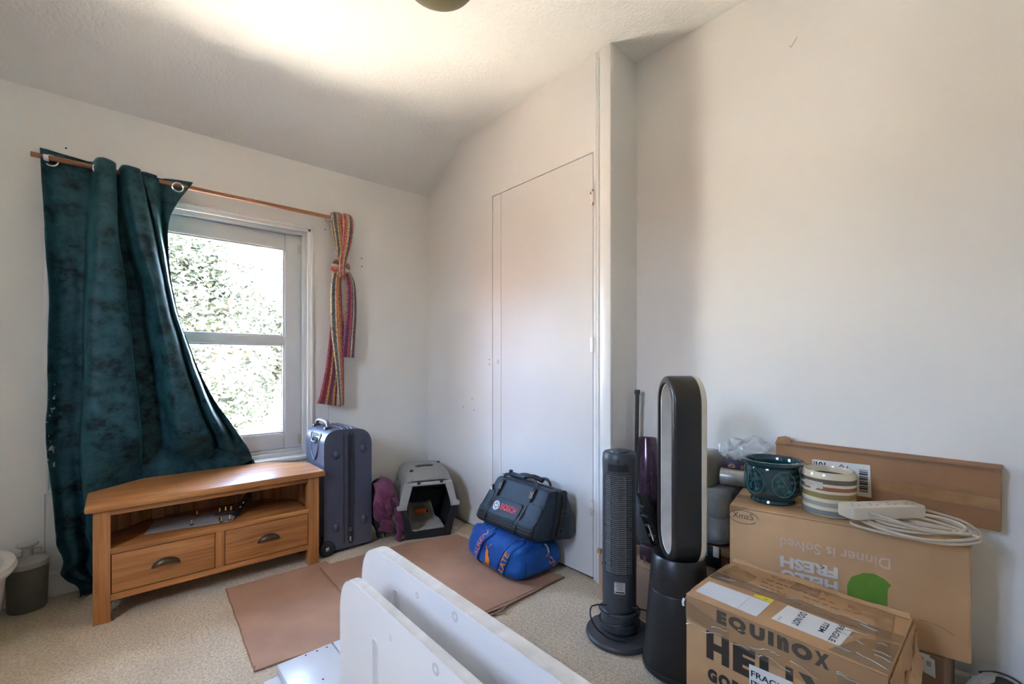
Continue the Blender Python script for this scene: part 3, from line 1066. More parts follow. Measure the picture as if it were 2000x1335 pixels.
# ------------------------------------------------------------------ loose wall-bracket on the shelf
M['alu'] = plain('satin_grey_metal', (0.40, 0.39, 0.38, 1), .35)
M['black'] = plain('black_plastic', (0.014, 0.014, 0.016, 1), .4)
M['brass'] = plain('brass', (0.75, 0.47, 0.13, 1), .3, metal=.9)
br = thing('monitor_bracket', 'grey metal monitor bracket with brass tipped bolts lying on the TV stand shelf', 'bracket', (.3, 2.68, .303))
bm = BM(); prism(bm, round_poly([(.100, 2.632), (.285, 2.600), (.325, 2.775), (.146, 2.825)], .006, 3), .3035, .3060, bevel=.0006, segs=1)
wobj('plate', bm, M['alu'], br)
bm = BM(); prism(bm, round_poly([(.252, 2.588), (.430, 2.556), (.452, 2.612), (.452, 2.766), (.32, 2.806)], .010, 3), .3065, .3105, bevel=.001, segs=1)
wobj('plate', bm, M['alu'], br)
bm = BM()
tube(bm, [(.372, 2.652, .328), (.452, 2.640, .328)], .006, 8)
tube(bm, [(.384, 2.566, .3105), (.384, 2.600, .322)], .004, 8)
tube(bm, [(.455, 2.625, .314), (.500, 2.69, .345), (.560, 2.775, .398)], [.014, .012, .009], 8, flat=1.6)
wobj('arm', bm, M['black'], br)
for x, y, z0, hh in ((.311, 2.755, .3105, .016), (.274, 2.612, .3105, .017), (.386, 2.560, .3105, .018), (.421, 2.566, .3105, .020), (.392, 2.645, .334, .016), (.418, 2.648, .334, .016), (.440, 2.640, .334, .016)):
    bm = BM(); lathe(bm, [(0, z0), (.0075, z0), (.0075, z0 + .003), (.005, z0 + .006), (0, z0 + .006)], 12, x, y)
    b_ = wobj('bolt', bm, M['black'], br)
    bm = BM(); lathe(bm, [(0, z0 + .006), (.0042, z0 + .006), (.0042, z0 + .006 + hh), (.003, z0 + .008 + hh), (0, z0 + .008 + hh)], 12, x, y)
    wobj('brass_tip', bm, M['brass'], br).parent = b_
for x, y, z in ((.480, 2.655, .345), (.497, 2.672, .36)):
    bm = BM(); lathe(bm, [(0, 0), (.005, 0), (.004, .005), (0, .006)], 10, mtx=Matrix.Translation((x, y - .012, z)) @ Matrix.Rotation(radians(90), 4, 'X'))
    wobj('screw', bm, M['chrome'], br)

# ------------------------------------------------------------------ white tub and grey pump bottle
M['white_plastic'] = plain('white_plastic', (0.66, 0.63, 0.58, 1), .35, var=.03)
tub = thing('laundry_tub', 'big white plastic tub with a rolled rim at the left edge', 'tub', (-.555, 2.62, 0))
bm = BM()
lathe(bm, [(0, .004), (.195, .004), (.215, .02), (.232, .16), (.243, .262), (.262, .268), (.272, .285), (.266, .303), (.250, .306), (.236, .296), (.226, .16), (.208, .03), (0, .022)], 56, sx=.98, sy=1.12)
new_obj('tub_body', bm, M['white_plastic'], tub)
bm = BM(); lathe(bm, [(0, .262), (.18, .268), (.232, .258), (.232, .24), (0, .24)], 48, sx=.97, sy=1.11)
jitter(bm, .01, 9, 4)
new_obj('folded_contents', bm, noise_mat('folded_linen', (0.52, 0.54, 0.55, 1), (0.60, 0.61, 0.61, 1), 6, .9, .4, 30), tub)
M['greybin'] = plain('warm_grey_plastic', (0.135, 0.128, 0.105, 1), .45, var=.05)
M['lidgrey'] = plain('pale_grey_lid', (0.36, 0.355, 0.33, 1), .4)
can = thing('pump_canister', 'grey round canister with a pale knobbed lid between tub and curtain', 'canister', (-.288, 2.893, 0))
bm = BM(); lathe(bm, [(0, .002), (.058, .002), (.062, .008), (.0675, .19), (.0655, .192), (0, .19)], 40)
new_obj('canister_body', bm, M['greybin'], can)
bm = BM(); lathe(bm, [(0, .19), (.069, .190), (.0705, .198), (.069, .212), (.060, .222), (.030, .229), (.019, .235), (.0175, .262), (.022, .270), (.033, .277), (.036, .283), (.030, .290), (.015, .291), (0, .291)], 36)
new_obj('canister_lid', bm, M['lidgrey'], can)
bm = BM(); tube(bm, [(-.036, -.01, .225), (-.040, -.012, .248), (-.022, -.008, .262), (0, 0, .262)], .004, 8)
tube(bm, [(.02, 0, .262), (.040, .01, .258), (.045, .012, .245)], .004, 8)
new_obj('wire_handle', bm, M['zinc'], can)

# ------------------------------------------------------------------ flattened cardboard on the carpet
M['card_floor'] = card_mat('flattened_cardboard', (0.40, 0.235, 0.150, 1), .8)
M['card_edge'] = card_mat('torn_cardboard_edge', (0.26, 0.15, 0.09, 1), .9)
def sheet(name, pts, z0, z1, label, edge):
    t = thing(name, label, 'cardboard', (pts[0][0], pts[0][1], 0))
    # wavy outline
    out = []
    k = len(pts)
    for i in range(k):
        a, b = Vector(pts[i]), Vector(pts[(i + 1) % k])
        n = max(2, int((b - a).length / .04))
        for j in range(n):
            q = a + (b - a) * j / n
            out.append((q.x + noise.noise(Vector((q.x * 16, q.y * 16, 1))) * .0015, q.y + noise.noise(Vector((q.x * 16, q.y * 16, 7))) * .0015))
    bm = BM(); prism(bm, out, z0, z1)
    wobj('board', bm, M['card_floor'], t, smooth=False)
    for e in edge:
        bm = BM()
        a, b = Vector(e[0]), Vector(e[1])
        n = int((b - a).length / .025)
        P = [(*(a + (b - a) * j / n + Vector((random.uniform(-.0012, .0012), random.uniform(-.0012, .0012)))), (z0 + z1) / 2 + random.uniform(0, .002)) for j in range(n + 1)]
        tube(bm, P, .0032, 5)
        wobj('fluted_edge', bm, M['card_edge'], t)
    return t
sheet('cardboard_sheet', [(.396, 2.509), (.366, 1.775), (.86, 1.72), (.86, 2.505)], .001, .006, 'flattened brown cardboard sheet in front of the TV stand', [((.372, 1.80), (.366, 1.775)), ((.366, 1.775), (.86, 1.72)), ((.396, 2.509), (.366, 1.775))])
sheet('cardboard_sheet', [(.805, 2.44), (.770, 1.555), (1.18, 1.520), (1.284, 1.505), (1.685, 1.520), (1.665, 1.75), (1.60, 2.34), (1.30, 2.42)], .0072, .0118,
      'flattened brown cardboard sheet under the blue duffel bag', [((.805, 2.42), (.770, 1.56)), ((1.08, 1.53), (1.685, 1.518))])
# curled torn strip at the front edge
bm = BM(); strip(bm, smooth_path([(1.17, 1.512, .004), (1.22, 1.497, .006), (1.262, 1.488, .014), (1.275, 1.500, .016), (1.25, 1.512, .010)], 6), .012, (0, 0, 1), .003)
o = tag(new_obj('cardboard_scrap', bm, M['card_edge']), 'small curled torn cardboard strip at the front edge of the floor cardboard', 'scrap')
bm = BM(); prism(bm, [(1.645, 2.40), (1.700, 2.06), (1.765, 2.08), (1.768, 2.46)], .001, .005)
tag(new_obj('card_offcut', bm, card_mat('pale_card', (0.50, 0.38, 0.24, 1), .85), smooth=False), 'pale card offcut on the floor between pet carrier and cupboard', 'cardboard')

# ------------------------------------------------------------------ white panels in the foreground
M['mdf_white'] = plain('white_lacquered_board', (0.84, 0.84, 0.83, 1), .45, var=.02, scale=4)
M['mdf_edge'] = noise_mat('chipped_white_edge', (0.62, 0.59, 0.52, 1), (0.78, 0.76, 0.71, 1), 14, .6, .5, 40)
M['mdf_recess_shade'] = plain('recess_shade_white', (0.66, 0.66, 0.65, 1), .6)  # darker white puts recess shade into the flat slots and peg holes
def end_board(label, x0, x1, y0, y1, h, r, slots, dents):
    t = thing('bed_end_board', label, 'board', (x0, y1, 0))
    prof = round_poly([(y0, 0), (y1, 0), (y1, h), (y0, h)], [0, 0, r, .02], 14)
    bm = BM(); prism(bm, prof, x0, x1, lambda u, v, d: (d, u, v), bevel=.0025)
    wobj('panel', bm, M['mdf_white'], t)
    # banding along the top edge with chipped paint
    top = [(u, v) for u, v in round_poly([(y0, 0), (y1, 0), (y1, h), (y0, h)], [0, 0, r, .02], 14) if v > h * .45]
    bm = BM()
    ring_a, ring_b = [], []
    P = smooth_path([(0, u, v) for u, v in top], 1)
    fine = []
    for a, b in zip(P[:-1], P[1:]):
        n = max(1, int((b - a).length / .012))
        for j in range(n):
            fine.append(a + (b - a) * j / n)
    fine.append(P[-1])
    cen = Vector((0, (y0 + y1) / 2, 0))
    R = []
    for i, q in enumerate(fine):
        tt = (fine[min(i + 1, len(fine) - 1)] - fine[max(i - 1, 0)]).normalized()
        nn = Vector((0, tt.z, -tt.y))
        if nn.dot(q - cen) < 0:
            nn = -nn
        k = .0012 + max(0, noise.noise(Vector((q.y * 35, q.z * 35, x0 * 50)))) * .0016
        wv = .0015 * noise.noise(Vector((q.y * 60, q.z * 60, 3)))
        R.append([bm.verts.new(Vector((x0 + .0015 + wv, q.y, q.z)) + nn * k), bm.verts.new(Vector((x1 - .0015 + wv, q.y, q.z)) + nn * k)])
    for A, B in zip(R[:-1], R[1:]):
        bm.faces.new((A[0], A[1], B[1], B[0]))
    wobj('edge_band', bm, M['mdf_edge'], t, angle=60)
    for y, z0, z1, w_ in slots:
        bm = BM()
        P = round_poly([(y - w_ / 2, z0), (y + w_ / 2, z0), (y + w_ / 2, z1), (y - w_ / 2, z1)], w_ * .48, 8)
        prism(bm, P, x0 - .0006, x0 + .006, lambda u, v, d: (d, u, v))
        wobj('slot', bm, M['mdf_recess_shade'], t)
        bm = BM()
        tube(bm, [(x0 - .0008, u, v) for u, v in P], .0022, 6, closed=True)
        wobj('slot_rim', bm, M['mdf_white'], t)
    for y, z, r_ in dents:
        bm = BM(); lathe(bm, [(r_ * .55, .0004), (r_, .0008), (r_ * 1.15, 0), (r_ * .6, -.001)], 20, mtx=Matrix.Translation((x0 - .0002, y, z)) @ Matrix.Rotation(radians(-90), 4, 'Y'))
        wobj('peg_hole', bm, M['mdf_recess_shade'], t)
    return t
end_board('taller looking white board with a rounded corner, standing behind the other', .659, .703, .15, 1.555, .45, .145, [(1.292, .05, .372, .03)], [(.97, .425, .012), (1.164, .405, .008)])
end_board('white board with rounded corner and long slot, nearest the camera', .515, .543, .05, 1.378, .45, .13, [(1.128, .03, .352, .035)], [(.831, .425, .012), (1.042, .395, .006)])
M['mel'] = plain('white_melamine', (0.64, 0.66, 0.675, 1), .3, var=.02, scale=3)
def flat_panel(label, x0, x1, y0, y1, z0, z1, holes):
    t = thing('shelf_panel', label, 'panel', ((x0 + x1) / 2, (y0 + y1) / 2, z0))
    bm = BM(); box(bm, x0, x1, y0, y1, z0, z1, .001)
    wobj('panel', bm, M['mel'], t)
    for x, y in holes:
        bm = BM(); lathe(bm, [(0, z1 + .0003), (.0035, z1 + .0003), (.0035, z1 - .001), (0, z1 - .001)], 12, x, y)
        wobj('dowel_hole', bm, M['dark_gap'], t)
flat_panel('lowest flat white panel, sticking out to the left of the stack on the floor', .372, .602, 1.386, 1.672, .001, .018, [(.383, 1.64), (.385, 1.60)])
flat_panel('flat white panel with dowel holes on top of the floor stack', .417, .600, 1.384, 1.690, .0195, .046, [(.507, 1.678), (.545, 1.676), (.579, 1.675), (.511, 1.514)])
flat_panel('narrow flat white panel beside the holed panel, against the nearer board', .606, .655, 1.384, 1.690, .001, .046, [])
# ================================================================== bags and cases in the far corner
def bvh_of(o):
    """BVH of a mesh object in room coordinates"""
    bpy.context.view_layer.update()
    mw = o.matrix_world
    vs = [mw @ v.co for v in o.data.vertices]
    return BVHTree.FromPolygons(vs, [tuple(p.vertices) for p in o.data.polygons])

def wrap(bm, bvh, d, off=0.001, back=0.25):
    """lay flat artwork (room coordinates) on a surface along direction d"""
    d = Vector(d).normalized()
    for v in bm.verts:
        h = bvh.ray_cast(v.co - d * back, d)
        if h[0] is not None:
            v.co = h[0] - d * off
        else:
            q, nn = bvh.find_nearest(v.co + d * (back - .05))[:2]
            v.co = q + (nn if nn.dot(d) < 0 else -nn) * off
    return bm

def subdiv(bm, maxlen):
    for _ in range(4):
        es = [e for e in bm.edges if e.calc_length() > maxlen]
        if not es:
            break
        bmesh.ops.subdivide_edges(bm, edges=es, cuts=1)
        bmesh.ops.triangulate(bm, faces=bm.faces)
    return bm

def to_local(bm, parent):
    bpy.context.view_layer.update()
    bmesh.ops.transform(bm, matrix=parent.matrix_world.inverted(), verts=bm.verts)
    return bm

# ------------------------------------------------------------------ suitcase
M['case'] = plain('slate_blue_shell', (0.060, 0.066, 0.098, 1), .38, var=.05, scale=6, bump=.25, bump_scale=260, coat=.15)
M['case_trim'] = plain('case_piping', (0.030, 0.032, 0.042, 1), .4)
M['case_handle'] = plain('case_handle_grey', (0.11, 0.13, 0.17, 1), .32)
M['tyre'] = plain('black_rubber', (0.012, 0.012, 0.013, 1), .6)
case = thing('suitcase', 'dark slate blue hard shell suitcase upright beside the TV stand', 'suitcase', (1.005, 2.71, 0))
SX0, SX1, SY0, SY1, SZ0, SZ1 = .870, 1.146, 2.562, 2.870, .022, .703
bm = BM()
prof = round_poly([(SX0, SZ0), (SX1, SZ0), (SX1, SZ1 - .006), (SX0, SZ1)], [.03, .03, .105, .085], 12)
prism(bm, prof, SY0, SY1, lambda u, v, d: (u, d, v), bevel=.050, segs=8)
wobj('shell', bm, M['case'], case, angle=80)
bm = BM(); prism(bm, rrect(SY1 - SY0 + .003, SZ1 - SZ0 + .003, .056, 10, (SY0 + SY1) / 2, (SZ0 + SZ1) / 2), 1.000, 1.030, lambda u, v, d: (d, u, v)); wobj('zip_band', bm, M['case_trim'], case)
loop = rrect(SY1 - SY0 + .005, SZ1 - SZ0 + .005, .056, 10, (SY0 + SY1) / 2, (SZ0 + SZ1) / 2)
for x in (.980, 1.014, 1.034):
    bm = BM(); tube(bm, [(x, u, v) for u, v in loop], .0035, 6, closed=True)
    wobj('piping', bm, M['case_trim'] if x != 1.014 else M['black'], case)
for x, y, z in ((.935, SY0, .56), (1.092, SY0, .58), (.935, SY0, .150), (1.098, SY0, .165)):
    bm = BM(); lathe(bm, [(0, .013), (.008, .012), (.014, .007), (.018, -.002), (0, -.002)], 20, sy=1.5, mtx=Matrix.Translation((x, y, z)) @ Matrix.Rotation(radians(90), 4, 'X'))
    wobj('stud', bm, M['case'], case)
# carry handle on top
bm = BM(); tube(bm, smooth_path([(.925, 2.86, .690), (.925, 2.84, .728), (.927, 2.78, .742), (.929, 2.70, .738), (.93, 2.672, .722), (.93, 2.662, .692)], 6), .012, 10, flat=.75)
wobj('carry_handle', bm, M['case_handle'], case)
for y in (2.862, 2.662):
    bm = BM(); box(bm, .905, .948, y - .016, y + .016, .690, .709, .004); wobj('handle_mount', bm, M['case_trim'], case)
# recessed pull handle on the back shell
RZ = Matrix.Translation((SX0 - .001, 2.72, .60))
bm = BM(); prism(bm, round_poly([(-.085, .075), (.085, .075), (.045, -.035), (0, -.085), (-.045, -.035)], .02, 6), -.004, .004, lambda u, v, d: (SX0 + d + .012 * max(0, v - .02) / .05, 2.715 + u, .600 + v))
wobj('pull_handle_plate', bm, M['case'], case)
bm = BM(); tube(bm, [(SX0 - .004 + .012 * max(0, v - .02) / .05, 2.715 + u, .600 + v) for u, v in round_poly([(-.085, .075), (.085, .075), (.045, -.035), (0, -.085), (-.045, -.035)], .02, 6)], .004, 6, closed=True)
wobj('plate_rim', bm, M['case_handle'], case)
bm = BM(); prism(bm, rrect(.085, .045, .018, 6), -.0055, -.002, lambda u, v, d: (SX0 + d + .006, 2.715 + u, .630 + v)); wobj('handle_recess', bm, M['black'], case)
bm = BM(); tube(bm, smooth_path([(.868, 2.755, .640), (.862, 2.74, .626), (.862, 2.69, .626), (.868, 2.675, .640)], 5), .005, 8); wobj('pull_grip', bm, M['case_handle'], case)
# zip puller
bm = BM(); box(bm, 1.006, 1.020, SY0 - .012, SY0 - .003, .045, .118, .004); wobj('zip_puller', bm, M['black'], case)
bm = BM(); tube(bm, [(1.013 + .008 * cos(a), SY0 - .010, .126 + .009 * sin(a)) for a in [pi * i / 8 for i in range(16)]], .0022, 6, closed=True); wobj('puller_ring', bm, M['chrome'], case)
for i in range(3):
    bm = BM(); box(bm, 1.0085, 1.0175, SY0 - .0128, SY0 - .0118, .062 + .009 * i, .066 + .009 * i); wobj('puller_mark', bm, plain('print_white', (.6, .6, .6, 1), .6), case)
# wheels
for y, hub in ((2.578, True), (2.845, False)):
    bm = BM(); prism(bm, round_poly([(.858, .03), (.935, .015), (.935, .09), (.905, .115), (.868, .11)], .012, 4), y - .012, y + .03, lambda u, v, d: (u, d, v), bevel=.006)
    hs = wobj('wheel_housing', bm, M['case_trim'], case)
    bm = BM(); lathe(bm, [(0, -.013), (.034, -.013), (.042, -.009), (.044, 0), (.042, .009), (.034, .013), (0, .013)], 28, mtx=Matrix.Translation((.886, y - .014, .0445)) @ Matrix.Rotation(radians(90), 4, 'X'))
    wobj('wheel', bm, M['tyre'], case)
    bm = BM(); lathe(bm, [(0, .017), (.006, .017), (.011, .013), (.011, .011), (0, .011)], 16, mtx=Matrix.Translation((.886, y - .014, .0445)) @ Matrix.Rotation(radians(90), 4, 'X'))
    wobj('hub', bm, M['chrome'], case)

# ------------------------------------------------------------------ magenta rucksack lump between case and carrier
M['magenta'] = noise_mat('magenta_nylon', (0.105, 0.018, 0.052, 1), (0.185, 0.038, 0.095, 1), 7, .62, .25, 160, sheen=.2)
M['nylon_black'] = plain('black_nylon', (0.014, 0.013, 0.016, 1), .65)
ruck = thing('rucksack', 'crumpled magenta rucksack with black straps squashed between suitcase and pet carrier', 'rucksack', (1.245, 2.60, 0))
bm = BM(); bmesh.ops.create_icosphere(bm, subdivisions=5, radius=1.0)
for v in bm.verts:
    x, y, z = v.co
    zz = z * .5 + .5
    wdt = .058 + .028 * (1 - zz) ** .7
    v.co = Vector((1.215 + x * wdt * .85 + .012 * (1 - zz), 2.60 + y * .075, .008 + .375 * zz - .02 * x))
    v.co += noise.noise_vector(Vector((v.co.x * 16, v.co.y * 12, v.co.z * 9))) * .020
wobj('body', bm, M['nylon_black'], ruck, angle=180)
def fold(pts, wid, bow, seed, th=.012, name='folded_panel', mat='magenta'):
    """puffy cloth flap following pts across the front"""
    P = smooth_path(pts, 8)
    n, k = len(P), 12
    rows = []
    for i, p in enumerate(P):
        f = i / (n - 1)
        t = (P[min(i + 1, n - 1)] - P[max(i - 1, 0)]).normalized()
        s = t.cross(Vector((0, 1, 0))).normalized()
        wv = cr1([float(a) for a in wid], f * (len(wid) - 1))
        r = []
        for j in range(k + 1):
            u = j / k * 2 - 1
            q = p + s * u * wv / 2 + Vector((0, -1, 0)) * bow * (1 - u * u)
            q += Vector((0, 1, 0)) * (abs(noise.noise(Vector((q.x * 26 + q.z * 14, q.z * 12, seed)))) * .026 - .008) + noise.noise_vector(Vector((q.x * 30, q.z * 24, seed + 4))) * .005
            r.append(q)
        rows.append(r)
    o = wobj(name, grid_surf(rows), M[mat], ruck, angle=180)
    solidify(o, th, -1); bake(o)
fold([(1.180, 2.57, .378), (1.205, 2.535, .345), (1.235, 2.52, .30), (1.275, 2.525, .285)], [.06, .11, .10, .04], .020, 1)
fold([(1.200, 2.535, .32), (1.195, 2.520, .255), (1.180, 2.520, .20), (1.210, 2.515, .155), (1.235, 2.515, .120)], [.09, .11, .085, .08, .04], .014, 2)
fold([(1.225, 2.52, .27), (1.242, 2.508, .22), (1.235, 2.508, .175)], [.05, .08, .04], .012, 5)
fold([(1.262, 2.525, .30), (1.266, 2.500, .24), (1.272, 2.488, .17), (1.285, 2.478, .11), (1.284, 2.474, .06), (1.268, 2.475, .018)], [.035, .04, .042, .045, .045, .035], .006, 3)
fold([(1.172, 2.51, .128), (1.200, 2.500, .118), (1.230, 2.502, .095), (1.248, 2.508, .07)], [.07, .07, .055, .02], .010, 4)
bm = BM(); tube(bm, [(1.243, 2.488, .165), (1.253, 2.482, .148), (1.267, 2.480, .158), (1.255, 2.482, .172)], .003, 6, closed=True)
wobj('strap_buckle', bm, M['chrome'], ruck)
bm = BM(); strip(bm, smooth_path([(1.245, 2.500, .26), (1.252, 2.490, .21), (1.255, 2.488, .16)], 6), .022, (0, -1, 0), .003); wobj('strap', bm, M['nylon_black'], ruck)
bm = BM(); tube(bm, [(1.185, 2.490, .075), (1.180, 2.486, .040)], .0022, 6)
wobj('zip_pull', bm, M['chrome'], ruck)

# ------------------------------------------------------------------ pet carrier
M['carrier_grey'] = plain('carrier_grey_lid', (0.235, 0.235, 0.215, 1), .42, var=.03)
M['carrier_lip'] = plain('carrier_pale_grey_front', (0.36, 0.36, 0.35, 1), .35, var=.03)
M['carrier_dark'] = plain('carrier_dark_base', (0.018, 0.018, 0.018, 1), .5)
pc = thing('pet_carrier', 'open grey and black plastic pet carrier in the far corner', 'pet carrier', (1.457, 2.437, .0), radians(-21.5))
def loft(half, ys, scale, skip=None, th=.004, name='', mat=None, back=True, cz=.2):
    """open cross-section half [(x,z)...] swept back; scale(y) -> (sx, sz)"""
    bm = BM()
    R = []
    for y in ys:
        sx, sz = scale(y)
        R.append([bm.verts.new((x * sx, y, cz + (z - cz) * sz)) for x, z in half])
    for i, (A, B) in enumerate(zip(R[:-1], R[1:])):
        for j in range(len(A) - 1):
            if skip and skip(i, j, ys[i], half[j], half[j + 1]):
                continue
            bm.faces.new((A[j], A[j + 1], B[j + 1], B[j]))
    if back:
        c = bm.verts.new((0, ys[-1] + .003, cz))
        for j in range(len(R[-1]) - 1):
            bm.faces.new((R[-1][j], R[-1][j + 1], c))
    o = new_obj(name, bm, mat, pc, True, 40)
    solidify(o, th, -1); bake(o)
    return o
lid = [(-.184, .205), (-.182, .218), (-.176, .24)] + [(-.176 + .026 * i / 4, .24 + .11 * i / 4) for i in range(1, 5)]
lid = lid + [(-.141, .378), (-.125, .397), (-.098, .407)]
lid = lid + [(0, .410)] + [(-x, z) for x, z in lid[::-1]]
ys = [0, .012, .03, .06] + [.06 + .0125 * i for i in range(1, 23)] + [.36, .385, .398]
def sc_l(y):
    if y < .08:
        return .985 + .015 * min(1, y / .03), .74 + .26 * sin(min(1, y / .08) * pi / 2)
    if y > .30:
        q = (y - .30) / .098
        return 1 - .06 * q * q, 1 - .16 * q * q
    return 1, 1
def slots(i, j, y, a, b):
    zc = (a[1] + b[1]) / 2
    return .09 < y < .31 and i % 2 == 0 and .255 < zc < .335 and abs(a[0]) > .12
loft(lid, ys, sc_l, slots, .004, 'lid', M['carrier_grey'])
base = [(-.184, .20), (-.178, .17), (-.150, .03), (-.140, .012), (-.120, .004)]
base = base + [(0, .003)] + [(-x, z) for x, z in base[::-1]]
def sc_b(y):
    if y < .03:
        return .97 + .03 * (y / .03), 1
    if y > .34:
        q = (y - .34) / .058
        return 1 - .06 * q * q, 1 - .03 * q * q
    return 1, 1
loft(base, ys, sc_b, None, .004, 'base', M['carrier_dark'], cz=.2)
bm = BM()
tube(bm, smooth_path([(.188, .0, .2025), (.190, .16, .2025), (.189, .34, .2025), (.178, .392, .2025), (0, .398, .2025), (-.178, .392, .2025), (-.189, .34, .2025), (-.190, .16, .2025), (-.188, .0, .2025)], 5), .0065, 8)
new_obj('rim', bm, M['carrier_dark'], pc)
# front surround around the open doorway
out_ = [(-.138, .004), (.138, .004), (.180, .185), (.172, .238), (.148, .338), (-.148, .338), (-.172, .238), (-.180, .185)]
inn_ = [(-.100, .046), (.104, .050), (.140, .185), (.136, .215), (.104, .328), (-.098, .324), (-.128, .215), (-.132, .185)]
def front(idx, name, mat):
    bm = BM()
    for a, b in idx:
        q = [(*out_[a],), (*out_[b],), (*inn_[b],), (*inn_[a],)]
        prism(bm, q, -.012, .004, lambda u, v, d: (u, d, v))
    bmesh.ops.remove_doubles(bm, verts=bm.verts, dist=.0005)
    return new_obj(name, bm, mat, pc, True, 30)
front([(7, 0), (0, 1), (1, 2)], 'doorway_base', M['carrier_dark'])
front([(2, 3), (3, 4)], 'door_post', M['carrier_lip'])
front([(6, 7), (5, 6)], 'door_post', M['carrier_lip'])
bm = BM(); prism(bm, [(-.150, .326), (.150, .326), (.146, .344), (-.146, .344)], -.016, .02, lambda u, v, d: (u, d, v), bevel=.003); new_obj('front_lip', bm, M['carrier_lip'], pc)
for sx in (-1, 1):
    bm = BM(); box(bm, sx * .168 - .026, sx * .168 + .026, -.022, .02, .186, .215, .006); new_obj('clip', bm, M['carrier_lip'], pc)
bm = BM(); prism(bm, rrect(.12, .062, .028, 8, 0, .17), .4088, .4112, lambda u, v, d: (u, v, d)); new_obj('handle_well', bm, M['carrier_dark'], pc)
bm = BM(); tube(bm, smooth_path([(-.055, .165, .410), (-.04, .162, .417), (0, .16, .419), (.04, .162, .417), (.055, .165, .410)], 5), .009, 8, flat=.6); new_obj('carry_handle', bm, M['carrier_grey'], pc)
for x, y in ((-.095, .06), (.11, .26), (-.06, -.014), (.08, -.014)):
    bm = BM(); box(bm, x - .010, x + .010, y - .006, y + .006, (.398 if y > 0 else .336), (.411 if y > 0 else .349), .002); new_obj('latch', bm, M['carrier_dark'], pc)
for x in (-.06, .075):
    bm = BM(); box(bm, x - .008, x + .008, -.016, -.008, .040, .052, .002)
    new_obj('hinge_lug', bm, M['carrier_dark'], pc)
# pad lying in the carrier, riding up at the back, and the orange toy on it
pad = thing('pet_pad', 'beige fleece pad lying inside the open pet carrier', 'pad', (1.457, 2.437, .0), radians(-21.5))
M['fleece'] = noise_mat('beige_fleece', (0.42, 0.38, 0.31, 1), (0.52, 0.48, 0.41, 1), 9, .95, .5, 120, sheen=.3)
rows = []
for i in range(22):
    y = .006 + .365 * i / 21
    zb = .048 if y < .02 else .030 + .004 * sin(y * 40)
    if y > .26:
        zb += ((y - .26) / .11) ** 1.5 * .075
    hw = .098 + .012 * min(1, y / .1) - (.035 * max(0, y - .15) / .22)
    rows.append([Vector((u / 10 * hw, y, zb + .006 * noise.noise(Vector((u * .9, y * 18, 2))) + .012 * (abs(u) / 10) ** 4)) for u in range(-10, 11)])
o = new_obj('pet_pad_fleece', grid_surf(rows), M['fleece'], pad, angle=180)
solidify(o, .008, 1); bake(o)
toy = thing('pet_toy', 'small orange roll shaped toy inside the pet carrier', 'toy', (1.457, 2.437, 0), radians(-21.5))
bm = BM(); tube(bm, smooth_path([(-.045, .262, .080), (-.03, .262, .084), (.0, .262, .084), (.018, .262, .082), (.028, .262, .078)], 4), [.010, .017, .019, .02, .02, .02, .02, .02, .02, .02, .02, .02, .02, .019, .018, .016, .010], 12)
new_obj('toy_body', bm, plain('orange_felt', (0.62, 0.115, 0.015, 1), .8), toy)
bm = BM(); tube(bm, [(.028, .262, .078), (.040, .258, .080)], .008, 8); new_obj('toy_tip', bm, M['tyre'], toy)

# ------------------------------------------------------------------ blue duffel bag
m = noise_mat('royal_blue_canvas', (0.000, 0.060, 0.290, 1), (0.002, 0.105, 0.400, 1), 5, .75, .3, 260, sheen=.15)
M['duffel'] = m
M['orange_thread'] = plain('orange_embroidery', (0.80, 0.24, 0.02, 1), .7)
M['coral_thread'] = plain('coral_embroidery', (0.72, 0.22, 0.16, 1), .7)
M['navy_band'] = plain('navy_canvas_band', (0.000, 0.035, 0.185, 1), .75, bump=.2, bump_scale=300)
duf = thing('duffel_bag', 'bright royal blue canvas duffel bag with orange embroidery under the tool bag', 'duffel bag', (1.600, 1.803, .0135))
bm = BM(); bmesh.ops.create_uvsphere(bm, u_segments=72, v_segments=44, radius=1.0)
def sgnp(v, e):
    return math.copysign(abs(v) ** e, v)
for v in bm.verts:
    x, y, z = v.co
    r = sqrt(x * x + y * y)
    th = math.atan2(y, x)
    cx_, cy_ = sgnp(cos(th), .45), sgnp(sin(th), .42)
    rr = r ** .45 if r > 0 else 0
    zz = sgnp(z, .55 if z > 0 else .40)
    X = cx_ * rr * .176
    Y = cy_ * rr * .238
    Z = .102 + zz * .102
    k = (Z / .2)
    X *= 1 - .05 * k
    Y *= 1 - .06 * k * k
    Z -= .04 * max(0, X / .168) * max(0, k - .3)
    p_ = Vector((X, Y, Z))
    # soft creases: stronger near the top where the tool bag presses
    cr_ = abs(noise.noise(Vector((p_.y * 13 + p_.z * 8, p_.x * 13, p_.z * 5))))
    nrm = Vector((X / .168, Y / .22, (Z - .1) / .1)).normalized()
    p_ -= nrm * (.020 * (1 - min(1, cr_ * 3.0)) * (.35 + .65 * k))
    p_ += noise.noise_vector(p_ * 9 + Vector((3, 1, 5))) * .010
    p_.z = max(.001, p_.z)
    wx, wy = p_.x + 1.600, p_.y + 1.803
    if wy > 1.49:
        p_.z = min(p_.z, .232 - .194 * (wx - 1.478) - .012 - .006)
    v.co = p_
body = new_obj('body', bm, M['duffel'], duf, angle=180)
BD = bvh_of(body)
FX = (1, 0, 0)
def on_duffel(bm, name, mat, d=FX, off=.0012):
    subdiv(bm, .012)
    wrap(bm, BD, d, off)
    to_local(bm, duf)
    return new_obj(name, bm, mat, duf, smooth=False)
